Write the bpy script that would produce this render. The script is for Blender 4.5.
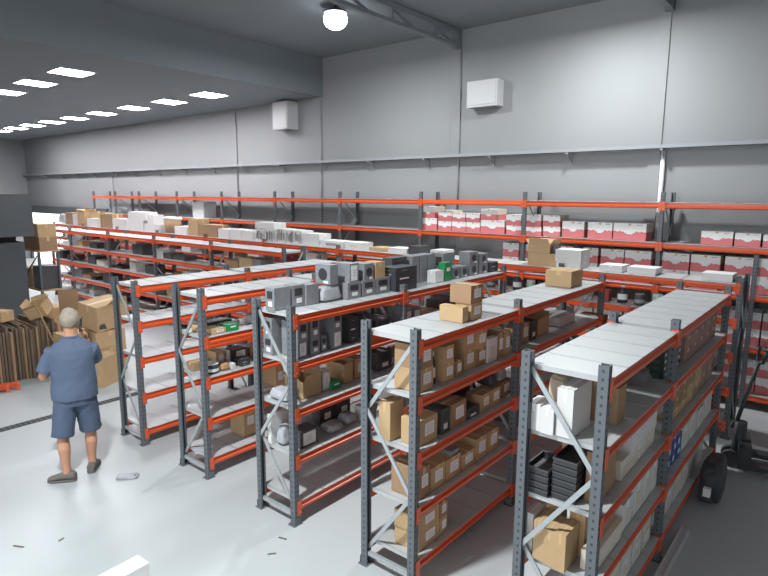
import bpy, bmesh, math, random
from mathutils import Vector, Matrix
random.seed(7)
SC = bpy.context.scene
COL = SC.collection
for ob in list(bpy.data.objects):
    bpy.data.objects.remove(ob)

# ------------------------------------------------------------------ camera
cam_data = bpy.data.cameras.new('camera')
cam = bpy.data.objects.new('camera', cam_data)
COL.objects.link(cam)
SC.camera = cam
cam_data.sensor_width = 36.0
cam_data.lens = 575.4 / 768 * 36.0
cam_data.clip_end = 200
_yaw, _pit, _rol = 0.6914, 0.1612, 0.0054
_f = Vector((-math.sin(_yaw)*math.cos(_pit), math.cos(_yaw)*math.cos(_pit), -math.sin(_pit)))
_r = Vector((math.cos(_yaw), math.sin(_yaw), 0))
_u = _r.cross(_f)
_r2 = _r*math.cos(_rol) + _u*math.sin(_rol)
_u2 = -_r*math.sin(_rol) + _u*math.cos(_rol)
M = Matrix((( _r2.x, _u2.x, -_f.x, 6.6098), (_r2.y, _u2.y, -_f.y, -3.1705), (_r2.z, _u2.z, -_f.z, 2.9293), (0, 0, 0, 1)))
cam.matrix_world = M

# ------------------------------------------------------------------ world, exposure
world = bpy.data.worlds.new('world'); SC.world = world
world.use_nodes = True
bg = world.node_tree.nodes['Background']
bg.inputs['Color'].default_value = (0.92, 0.96, 1.0, 1)
bg.inputs['Strength'].default_value = 1.85
SC.view_settings.view_transform = 'Standard'
SC.view_settings.look = 'None'
SC.view_settings.gamma = 1.0
SC.view_settings.use_curve_mapping = False
SC.view_settings.exposure = 0.14
PANEL = 54.0      # emission of the flat ceiling panels
BAY = 150.0       # watts of each high bay lamp

# ------------------------------------------------------------------ materials
def srgb(r, g, b):
    return tuple((c/255/12.92 if c/255 <= 0.04045 else ((c/255+0.055)/1.055)**2.4) for c in (r, g, b)) + (1.0,)
MATS = {}
def mat(name, rgb, rough=0.6, metal=0.0, var=0.08, scale=6.0, bump=0.0, spec=0.5, alpha=1.0, trans=0.0, stretch=None):
    m = bpy.data.materials.new(name); m.use_nodes = True
    nt = m.node_tree; n = nt.nodes; l = nt.links
    b = n['Principled BSDF']
    b.inputs['Roughness'].default_value = rough
    b.inputs['Metallic'].default_value = metal
    b.inputs['Specular IOR Level'].default_value = spec
    b.inputs['Alpha'].default_value = alpha
    b.inputs['Transmission Weight'].default_value = trans
    tc = n.new('ShaderNodeTexCoord'); noise = n.new('ShaderNodeTexNoise')
    noise.inputs['Scale'].default_value = scale; noise.inputs['Detail'].default_value = 4
    if stretch:
        mp = n.new('ShaderNodeMapping'); mp.inputs['Scale'].default_value = stretch
        l.new(tc.outputs['Object'], mp.inputs['Vector']); l.new(mp.outputs['Vector'], noise.inputs['Vector'])
    else:
        l.new(tc.outputs['Object'], noise.inputs['Vector'])
    mix = n.new('ShaderNodeMix'); mix.data_type = 'RGBA'
    c = srgb(*rgb)
    mix.inputs[6].default_value = tuple(min(1, x*(1-var)) for x in c[:3]) + (1,)
    mix.inputs[7].default_value = tuple(min(1, x*(1+var)) for x in c[:3]) + (1,)
    l.new(noise.outputs['Fac'], mix.inputs[0]); l.new(mix.outputs[2], b.inputs['Base Color'])
    if bump:
        bp = n.new('ShaderNodeBump'); bp.inputs['Strength'].default_value = bump; bp.inputs['Distance'].default_value = 0.01
        l.new(noise.outputs['Fac'], bp.inputs['Height']); l.new(bp.outputs['Normal'], b.inputs['Normal'])
    MATS[name] = m
    return m
def emit(name, rgb, s):
    m = bpy.data.materials.new(name); m.use_nodes = True
    n = m.node_tree.nodes; l = m.node_tree.links
    n.remove(n['Principled BSDF'])
    e = n.new('ShaderNodeEmission'); e.inputs['Color'].default_value = srgb(*rgb); e.inputs['Strength'].default_value = s
    l.new(e.outputs[0], n['Material Output'].inputs[0]); MATS[name] = m
    return m
mat('wall_paint', (148, 149, 150), .85, var=.04, scale=.8)
mat('ceiling_paint', (124, 130, 135), .9, var=.06, scale=1.5)
mat('floor_epoxy', (184, 189, 190), .42, var=.06, scale=1.3, spec=.45)
mat('drain_iron', (70, 74, 76), .6, var=.3, scale=40, stretch=(1, 14, 1))
mat('orange_paint', (222, 90, 46), .3, var=.05, scale=10, spec=.6)
mat('upright_paint', (98, 104, 109), .5, var=.08, scale=14)
mat('hole_dark', (66, 69, 73), .9)
mat('galvanised', (178, 184, 186), .42, metal=.35, var=.08, scale=20)
mat('deck_steel', (186, 188, 188), .42, metal=.1, var=.05, scale=8, stretch=(6, 1, 1))
mat('cardboard', (190, 160, 121), .85, var=.10, scale=9)
mat('cardboard_dark', (160, 130, 100), .88, var=.14, scale=9)
mat('cardboard_edge_shade', (116, 100, 84), .9, var=.3, scale=60)
mat('tape', (206, 176, 128), .35, var=.04)
mat('paper_white', (236, 236, 234), .7, var=.03, scale=12)
mat('carton_white', (216, 214, 212), .62, var=.03, scale=5)
mat('carton_cream', (214, 204, 188), .75, var=.05, scale=6)
mat('carton_grey', (132, 134, 138), .5, var=.28, scale=22)
mat('carton_dark', (76, 75, 78), .5, var=.15, scale=8)
mat('carton_black', (58, 60, 65), .45, var=.12, scale=8)
mat('carton_red', (212, 118, 121), .6, var=.07, scale=7)
mat('carton_dullred', (150, 62, 62), .65, var=.1, scale=7)
mat('carton_dusty', (160, 128, 116), .8, var=.1, scale=8)
mat('print_dark', (58, 60, 66), .6)
mat('print_pale', (198, 198, 200), .6)
mat('print_grey', (150, 152, 156), .6)
mat('green_print', (34, 140, 84), .5, var=.1)
mat('green_dark', (66, 96, 78), .6, var=.3, scale=30)
mat('blue_print', (52, 88, 158), .5, var=.15, scale=12)
mat('tin_green', (170, 200, 180), .4, var=.1)
mat('film', (184, 187, 192), .25, var=.2, scale=16, bump=.9, alpha=.85)
mat('film_dark', (70, 72, 82), .3, var=.35, scale=18, bump=.8)
mat('bag_beige', (196, 180, 158), .7, var=.1, bump=.3)
mat('paper_brown', (176, 140, 100), .8, var=.1, bump=.3)
mat('plastic_black', (54, 56, 58), .45, var=.1)
mat('booth_paint', (84, 88, 92), .65, var=.05, scale=2)
mat('unit_white', (196, 196, 196), .6, var=.03)
mat('steel_grey', (160, 166, 170), .4, metal=.4, var=.08)
mat('skin', (198, 146, 118), .55, var=.06, scale=8)
mat('hair', (156, 147, 132), .75, var=.35, scale=26, bump=.6, stretch=(3, 3, .7))
mat('shirt_cloth', (86, 100, 122), .85, var=.12, scale=7, bump=.15)
mat('shorts_cloth', (80, 93, 116), .85, var=.12, scale=7, bump=.15)
mat('shoe_cloth', (112, 107, 101), .8, var=.12, scale=30)
mat('sole', (110, 106, 100), .8)
mat('eye_white', (225, 222, 218), .4)
mat('foam_white', (244, 244, 242), .7, var=.03, scale=20, bump=.2)
emit('panel_glow', (252, 250, 255), PANEL)
emit('lamp_glow', (238, 250, 255), 12.0)
emit('daylight_glow', (255, 252, 248), 2.2)

# ------------------------------------------------------------------ mesh helpers
class MB:
    """collects shapes into one mesh"""
    def __init__(s): s.bm = bmesh.new(); s.mats = []
    def mi(s, m):
        if m not in s.mats: s.mats.append(m)
        return s.mats.index(m)
    def poly(s, pts, m, smooth=False):
        vs = [s.bm.verts.new(p) for p in pts]
        f = s.bm.faces.new(vs); f.material_index = s.mi(m); f.smooth = smooth
        return f
    def box(s, a, b, m, mx=None):
        x0, y0, z0 = a; x1, y1, z1 = b
        c = [(x0,y0,z0),(x1,y0,z0),(x1,y1,z0),(x0,y1,z0),(x0,y0,z1),(x1,y0,z1),(x1,y1,z1),(x0,y1,z1)]
        if mx: c = [mx @ Vector(p) for p in c]
        v = [s.bm.verts.new(p) for p in c]
        for q in ((3,2,1,0),(4,5,6,7),(0,1,5,4),(1,2,6,5),(2,3,7,6),(3,0,4,7)):
            f = s.bm.faces.new([v[i] for i in q]); f.material_index = s.mi(m)
        return v
    def bar(s, p, q, w, h, m):
        p = Vector(p); q = Vector(q); d = q-p; L = d.length; d.normalize()
        up = Vector((0,0,1)) if abs(d.z) < .95 else Vector((0,1,0))
        sx = d.cross(up).normalized(); sz = sx.cross(d)
        mx = Matrix((( sx.x, d.x, sz.x, p.x),(sx.y, d.y, sz.y, p.y),(sx.z, d.z, sz.z, p.z),(0,0,0,1)))
        s.box((-w/2, 0, -h/2), (w/2, L, h/2), m, mx)
    def ring(s, c, ax, rx, ry, n=12, ux=None):
        ax = Vector(ax).normalized()
        if ux is None: ux = Vector((1,0,0)) if abs(ax.x) < .9 else Vector((0,1,0))
        ux = Vector(ux); ux = (ux - ax*ux.dot(ax)).normalized(); uy = ax.cross(ux)
        return [s.bm.verts.new(Vector(c) + ux*rx*math.cos(t*2*math.pi/n) + uy*ry*math.sin(t*2*math.pi/n)) for t in range(n)]
    def loft(s, rings, m, caps=True, smooth=True):
        n = len(rings[0])
        for a, b in zip(rings, rings[1:]):
            for i in range(n):
                f = s.bm.faces.new((a[i], a[(i+1)%n], b[(i+1)%n], b[i])); f.smooth = smooth; f.material_index = s.mi(m)
        if caps:
            f = s.bm.faces.new(list(reversed(rings[0]))); f.material_index = s.mi(m)
            f = s.bm.faces.new(rings[-1]); f.material_index = s.mi(m)
    def tube(s, pts, rads, m, n=12, flat=1.0):
        pts = [Vector(p) for p in pts]; R = []
        for i, p in enumerate(pts):
            d = (pts[min(i+1, len(pts)-1)] - pts[max(i-1, 0)])
            R.append(s.ring(p, d, rads[i], rads[i]*flat, n))
        s.loft(R, m)
    def ball(s, c, r, m, seg=16, mx=None):
        r = Vector((r, r, r)) if not hasattr(r, '__len__') else Vector(r)
        res = bmesh.ops.create_uvsphere(s.bm, u_segments=seg, v_segments=max(8, seg//2+2), radius=1)
        for v in res['verts']:
            p = Vector((v.co.x*r.x, v.co.y*r.y, v.co.z*r.z))
            if mx: p = mx @ p
            v.co = p + Vector(c)
        i = s.mi(m)
        fs = set(f for v in res['verts'] for f in v.link_faces)
        for f in fs: f.material_index = i; f.smooth = True
        return res['verts']
    def mesh(s, name, bevel=0.0, recalc=True):
        if bevel:
            bmesh.ops.bevel(s.bm, geom=[e for e in s.bm.edges if e.is_manifold and e.calc_face_angle(0) > .7], offset=bevel, segments=2, profile=.6, affect='EDGES')
        if recalc: bmesh.ops.recalc_face_normals(s.bm, faces=s.bm.faces)
        me = bpy.data.meshes.new(name); s.bm.to_mesh(me); s.bm.free()
        for m in s.mats: me.materials.append(MATS[m])
        return me
    def build(s, name, parent=None, bevel=0.0, recalc=True):
        return link(name, s.mesh(name, bevel, recalc), parent)
def link(name, me, parent=None, loc=None):
    o = bpy.data.objects.new(name, me); COL.objects.link(o)
    if parent: o.parent = parent
    if loc: o.location = loc
    return o
def empty(name, loc=(0,0,0), rz=0):
    o = bpy.data.objects.new(name, None); COL.objects.link(o); o.location = loc; o.rotation_euler = (0,0,rz)
    o.empty_display_size = .1
    return o
def tag(o, label, cat, group=None, kind=None):
    o['label'] = label; o['category'] = cat
    if group: o['group'] = group
    if kind: o['kind'] = kind
    return o
def struct(o):
    o['kind'] = 'structure'
    return o

# ------------------------------------------------------------------ the setting
WY = 6.75; WX = -22.3; EX = 8.6; FY = -9.0; ZH = 6.05; ZL = 5.2; BX = -3.5
m = MB(); m.box((WX, FY, -.1), (EX, WY, 0), 'floor_epoxy'); struct(m.build('floor'))
m = MB(); m.box((WX-.2, WY, -.1), (EX, WY+.2, ZH+.2), 'wall_paint')
for px in (.21, 3.95): m.box((px-.09, WY-.025, 0), (px+.09, WY, 5.75), 'wall_paint')
struct(m.build('wall_back'))
m = MB(); m.box((WX-.2, FY, -.1), (WX, WY, ZH), 'wall_paint'); struct(m.build('wall_left'))
m = MB(); m.box((WX, -5.2, -.1), (-1.2, -5.0, ZL), 'wall_paint'); struct(m.build('added_shade_wall'))  # unseen partial wall, added to shade the left part of the hall
m = MB(); m.box((EX, FY, -.1), (EX+.2, WY+.2, ZH+.2), 'wall_paint'); struct(m.build('unseen_wall_right'))  # unseen side wall, put in to block ambient light over the right aisle
m = MB(); m.box((BX, FY, ZH), (EX, WY, ZH+.2), 'ceiling_paint'); struct(m.build('ceiling'))
m = MB(); m.box((WX, FY, ZL), (BX, WY, ZH+.2), 'ceiling_paint'); struct(m.build('ceiling_low'))
# drain channel in the floor
m = MB(); m.box((-1.47, -4.0, 0), (-1.33, 3.2, .004), 'drain_iron')
for i in range(120): m.box((-1.46, -3.98+i*.06, .004), (-1.34, -3.955+i*.06, .007), 'hole_dark')
struct(m.build('trim_1'))
# doorway of daylight with its dark lintel at the far left
m = MB(); m.box((-22.2, WY-.14, 2.06), (-14.6, WY, 2.36), 'booth_paint'); m.box((-22.25, WY-.14, 0), (-22.05, WY, 2.06), 'booth_paint')
m.box((-16.1, WY-.14, 0), (-15.95, WY, 2.06), 'booth_paint')
w = struct(m.build('window_1'))
m = MB(); m.box((-22.05, WY-.05, .02), (-16.1, WY-.02, 2.06), 'daylight_glow'); m.build('window_pane', w)

# cable tray along the back wall
t = tag(empty('cable_tray', (0, WY-.03, 3.68)), 'pale grey cable tray running along the back wall above the tall rack', 'cable tray')
m = MB(); m.box((-22.2, -.17, -.03), (8.4, -.02, -.022), 'print_grey'); m.box((-22.2, -.17, -.03), (8.4, -.163, .035), 'print_grey'); m.box((-22.2, -.027, -.03), (8.4, -.02, .035), 'print_grey')
m.build('tray_channel', t)
m = MB(); m.tube([(-22.2, -.1, -.012), (8.4, -.1, -.012)], [.02, .02], 'print_grey', 8); m.tube([(-22.2, -.06, -.01), (8.4, -.06, -.01)], [.016, .016], 'print_dark', 8); m.build('cable', t)
for i in range(20):
    x = -21.4 + i*1.5
    m = MB(); m.box((x-.02, -.2, -.055), (x+.02, 0, -.032), 'print_grey'); m.box((x-.02, -.02, -.2), (x+.02, 0, -.032), 'print_grey'); m.bar((x, -.17, -.05), (x, -.01, -.18), .02, .015, 'print_grey')
    m.build('tray_bracket', t)
# conduits down the wall
for x, z0, z1, lab in ((-6.87, 3.0, 5.2, 'thin grey conduit on the wall below the low ceiling'), (-3.56, 2.2, 6.03, 'thin grey conduit at the corner where the low ceiling ends'), (.31, 2.3, 5.72, 'thin grey conduit below the truss end, middle of back wall'), (-14.2, 2.4, 3.66, 'thin grey conduit on white wall above dark lintel')):
    m = MB(); m.tube([(x, WY-.022, z0), (x, WY-.022, z1)], [.018, .018], 'print_grey', 8); tag(m.build('wall_conduit'), lab, 'conduit')
m = MB(); m.tube([(4.09, WY-.05, 1.2), (4.09, WY-.05, 3.64)], [.035, .035], 'carton_white', 12)
tag(m.build('drain_pipe'), 'white plastic pipe on the back wall under the cable tray', 'pipe')
# white boxes on the back wall
for x0, x1, z0, z1, d, lab in ((.60, 1.24, 4.55, 5.02, .24, 'white square ventilation box on upper back wall, right of truss'), (-4.93, -4.38, 4.50, 5.15, .34, 'white ventilation box tucked under the low ceiling edge')):
    v = tag(empty('vent_box', ((x0+x1)/2, WY, z0)), lab, 'ventilation box', 'ventilation boxes')
    w2 = (x1-x0)/2
    m = MB(); m.box((-w2, -d, 0), (w2, 0, z1-z0), 'unit_white'); m.build('housing', v, .012)
    m = MB(); m.box((-w2+.03, -d-.012, .04), (w2-.03, -d+.002, z1-z0-.04), 'unit_white'); m.build('cover', v, .004)
    m = MB()
    for k in range(5): m.box((-w2+.08, -d*.9+k*.05, -.01), (w2-.08, -d*.9+k*.05+.02, .002), 'print_grey')
    m.build('grille', v)
# roof trusses
for tx, lab in ((.25, 'dark steel roof truss meeting the middle of the back wall'), (4.02, 'dark steel roof truss meeting the back wall at right')):
    t = tag(empty('roof_truss', (tx, WY, 5.75)), lab, 'truss', 'roof trusses')
    m = MB(); m.box((-.05, -6.5, -.03), (.05, -.01, .03), 'ceiling_paint'); m.build('lower_chord', t)
    m = MB(); m.box((-.05, -6.5, .2), (.05, -.01, .29), 'ceiling_paint'); m.build('upper_chord', t)
    m = MB(); m.box((-.06, -.16, -.06), (.06, -.005, .28), 'ceiling_paint'); m.build('end_plate', t)
    for k in range(5):
        y = -.88 - k*1.2
        m = MB(); m.box((-.025, y-.025, .03), (.025, y+.025, .2), 'ceiling_paint'); m.build('post', t)
        m = MB(); m.bar((0, y, .2), (0, y+.6 if k else -.2, .03), .035, .035, 'ceiling_paint'); m.build('diagonal', t)
# flat light panels in the low ceiling
def light_panel(x, y, lab):
    t = tag(empty('light_panel', (x, y, ZL)), lab, 'ceiling light', 'flat light panels in the low ceiling')
    m = MB()
    for a, b in (((-.34,-.34),(.34,-.31)),((-.34,.31),(.34,.34)),((-.34,-.31),(-.31,.31)),((.31,-.31),(.34,.31))):
        m.box((a[0], a[1], -.02), (b[0], b[1], -.001), 'unit_white')
    m.build('frame', t)
    m = MB(); m.box((-.31, -.31, -.012), (.31, .31, -.002), 'panel_glow'); m.build('diffuser', t)
ORD = ['nearest the bulkhead', 'second from the bulkhead', 'third from the bulkhead', 'fourth from the bulkhead', 'fifth from the bulkhead', 'sixth from the bulkhead', 'seventh from the bulkhead', 'eighth from the bulkhead', 'ninth from the bulkhead']
for i in range(5): light_panel(-5.3-1.75*i, 1.85, 'square white light panel in near line, ' + ORD[i])
for i, x in enumerate((-5.43, -7.1, -8.85, -10.65, -12.4, -14.0, -15.55, -17.0, -18.5)): light_panel(x, 4.95 - .03*i, 'square white light panel in far line, ' + ORD[i])
# high bay lamps under the high ceiling
def bay_lamp(x, y, lab, k=1.0):
    t = tag(empty('high_bay_lamp', (x, y, ZH)), lab, 'lamp', 'round high bay lamps')
    m = MB(); m.tube([(0,0,0),(0,0,-.065)], [.02,.02], 'print_dark', 10); m.build('rod', t)
    m = MB(); R = [m.ring((0,0,z), (0,0,1), r, r, 28) for z, r in ((-.13,.215),(-.11,.215),(-.085,.15),(-.06,.1))]; m.loft(R, 'print_dark', smooth=False); m.build('housing', t)
    m = MB(); R = [m.ring((0,0,z), (0,0,1), r, r, 28) for z, r in ((-.385,.05),(-.37,.10),(-.335,.155),(-.28,.19),(-.2,.2),(-.13,.17),(-.10,.12))]; m.loft(R, 'lamp_glow'); m.build('lens', t)
    ld = bpy.data.lights.new('lamp_light', 'AREA'); ld.shape = 'DISK'; ld.size = .36; ld.energy = BAY*k; ld.color = (.93, .98, 1.0)
    lo = bpy.data.objects.new('lamp_light', ld); COL.objects.link(lo); lo.parent = t; lo.location = (0, 0, -.395)
bay_lamp(-.58, 4.2, 'round white high bay lamp glowing under the dark ceiling')
bay_lamp(3.4, 5.1, 'round high bay lamp near the back wall, above the picture')
bay_lamp(3.5, -2.4, 'round high bay lamp above the open floor before the racks', 2.6)

# ------------------------------------------------------------------ racks
BEAM = {}
def beam_mesh(L):
    """a painted load bar along +u (x), its face towards -y, with claw plates at both ends"""
    k = round(L, 3)
    if k in BEAM: return BEAM[k]
    m = MB()
    prof = [(.022, -.042), (-.006, -.042), (-.026, -.030), (-.028, -.004), (-.010, .006), (-.006, .042), (.022, .042)]
    a = [m.bm.verts.new((.03, y, z)) for y, z in prof]; b = [m.bm.verts.new((L-.03, y, z)) for y, z in prof]
    n = len(prof)
    for i in range(n):
        f = m.bm.faces.new((a[i], a[(i+1)%n], b[(i+1)%n], b[i])); f.material_index = m.mi('orange_paint')
    m.bm.faces.new(a); m.bm.faces.new(list(reversed(b)))
    for x0, x1 in ((-.002, .046), (L-.046, L+.002)):
        m.box((x0, -.036, -.075), (x1, -.031, .06), 'orange_paint')
        xe = .03 if x0 < 1 and x1 < .1 else L-.034
        m.box((xe, -.034, -.075), (xe+.004, .02, .06), 'orange_paint')
        for zz in (-.05, .03): m.box(((x0+x1)/2-.006, -.039, zz), ((x0+x1)/2+.006, -.0355, zz+.014), 'steel_grey')
    BEAM[k] = m.mesh('crossbar')
    return BEAM[k]
POST = {}
def post_mesh(H):
    k = round(H, 3)
    if k in POST: return POST[k]
    m = MB()
    a = .0275
    m.box((-a, -.03, 0), (a, -.026, H), 'upright_paint')                        # web
    for sx in (-1, 1):
        m.box((min(sx*a, sx*(a-.004)), -.026, 0), (max(sx*a, sx*(a-.004)), .03, H), 'upright_paint')
        m.box((min(sx*a, sx*(a-.014)), .026, 0), (max(sx*a, sx*(a-.014)), .03, H), 'upright_paint')
    z = .06
    while z < H-.03:
        for sx in (-1, 1):
            m.poly([(sx*.013-.005, -.0304, z), (sx*.013+.005, -.0304, z), (sx*.013+.003, -.0304, z+.022), (sx*.013-.003, -.0304, z+.022)], 'hole_dark')
            m.poly([(sx*(a+.0004), -.006, z), (sx*(a+.0004), .008, z), (sx*(a+.0004), .008, z+.018), (sx*(a+.0004), -.006, z+.018)], 'hole_dark')
        z += .05
    POST[k] = m.mesh('upright', recalc=False)
    return POST[k]
mfoot = MB(); mfoot.box((-.05, -.045, 0), (.05, .045, .006), 'upright_paint'); mfoot.box((-.034, -.036, .006), (.034, -.031, .07), 'upright_paint'); FOOT = mfoot.mesh('foot_plate')
DECK = {}
def deck_mesh(L, d):
    k = (round(L, 3), round(d, 3))
    if k in DECK: return DECK[k]
    m = MB(); n = max(3, round(L/.31)); w = (L-.07)/n
    for i in range(n):
        x0 = .035+i*w+.0025; x1 = .035+(i+1)*w-.0025
        m.box((x0, .003, -.003), (x1, d-.003, 0), 'deck_steel')
        m.box((x0, .003, 0), (x0+.010, d-.003, .003), 'galvanised'); m.box((x1-.010, .003, 0), (x1, d-.003, .003), 'galvanised')
        m.box((x0, .055, -.03), (x0+.003, d-.055, -.003), 'deck_steel'); m.box((x1-.003, .055, -.03), (x1, d-.055, -.003), 'deck_steel')
        m.box((x0+.003, .055, -.03), (x0+.03, d-.055, -.027), 'deck_steel'); m.box((x1-.03, .055, -.03), (x1-.003, d-.055, -.027), 'deck_steel')
    DECK[k] = m.mesh('shelf_deck')
    return DECK[k]
def rack(label, cat, us, d, H, levels, mx, flip=0, skip=(), group=None, name='shelving_rack'):
    """us: upright positions along local x; local -y is the face, +y the depth"""
    root = empty(name); root.matrix_world = mx; tag(root, label, cat, group)
    pm = post_mesh(H)
    for k, u in enumerate(us):
        for side in (0, 1):
            o = link('upright', pm, root, (u, .03 if not side else d-.03, 0))
            if side: o.rotation_euler = (0, 0, math.pi)
            f = link('foot_plate', FOOT, o)
        m = MB(); m.bar((u, .045, .10), (u, d-.045, .10), .03, .03, 'galvanised'); m.build('horizontal_brace', root)
        zs = [H-.1]; 
        nz = max(3, round((H-.22)/.6)); zs = [H-.1 - j*(H-.24)/nz for j in range(nz+1)]
        for j in range(nz):
            s = (j + flip) % 2
            ya, yb = (.045, d-.045) if s == 0 else (d-.045, .045)
            m = MB(); m.bar((u+.012*(-1 if j % 2 else 1), ya, zs[j]), (u+.012*(-1 if j % 2 else 1), yb, zs[j+1]), .012, .03, 'galvanised'); m.build('diagonal_brace', root)
    for k in range(len(us)-1):
        L = us[k+1]-us[k]
        for li, z in enumerate(levels):
            for side in (0, 1):
                o = link('crossbar', beam_mesh(L), root, (us[k] if not side else us[k+1], .028 if not side else d-.028, z))
                if side: o.rotation_euler = (0, 0, math.pi)
            if (k, li) not in skip:
                link('shelf_deck', deck_mesh(L, d), root, (us[k], 0, z+.0455))
    return root
ROWX = (.353, 1.625, 2.965, 4.277, 5.590)
LEV = (1.866, 1.448, 1.028, .598, .165)
ROWLAB = ('leftmost short shelving rack, all shelves empty, orange bars and grey uprights',
          'second short rack from left, empty white top shelf, mixed goods below',
          'middle short shelving rack with grey printed cartons along its top shelf',
          'second short rack from right, brown cartons filling its lower shelves',
          'rightmost short shelving rack with bare white top panels and white cartons')
for i, x in enumerate(ROWX):
    # local x -> world +y, local y (depth) -> world -x
    mx = Matrix(((0, -1, 0, x+.03), (1, 0, 0, -.03 if i == 0 else 0), (0, 0, 1, 0), (0, 0, 0, 1)))
    us = [0, 1.558, 3.74] if i else [0, 1.558, 3.32]
    lev = LEV if i else tuple(z-.02 for z in LEV)
    rack(ROWLAB[i], 'shelving rack', us, .523, 2.0 if i else 1.955, lev, mx, flip=(1, 0, 1, 0, 1)[i], group='short shelving racks')
def xm(y): return Matrix(((1, 0, 0, 0), (0, 1, 0, y), (0, 0, 1, 0), (0, 0, 0, 1)))
rack('long low shelving rack in front of the wall rack, white cartons on its top', 'shelving rack', [5.58-2.19*k for k in range(9, -1, -1)], .523, 1.985, LEV, xm(4.617))
rack('long shelving rack with empty top and dark goods, behind the leftmost short rack', 'shelving rack', [-11.23] + [-1.166-2.203*k for k in range(4, -1, -1)], .523, 2.0, LEV, xm(3.433), flip=1)
us0 = [-14.09, -12.53] + [4.318-2.183*k for k in range(7, -2, -1)]
R0 = rack('tall shelving rack along the back wall holding red and white cartons', 'shelving rack', us0, .63, 2.985, (2.79, 2.2, 1.555, .835, .16), xm(5.956), skip=((7, 0), (0, 0), (10, 0)))
link('support_post', post_mesh(2.15), R0, (5.55, .03, 0))
link('support_post', post_mesh(2.15), R0, (5.55, .595, 0)).rotation_euler = (0, 0, math.pi)
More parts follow.
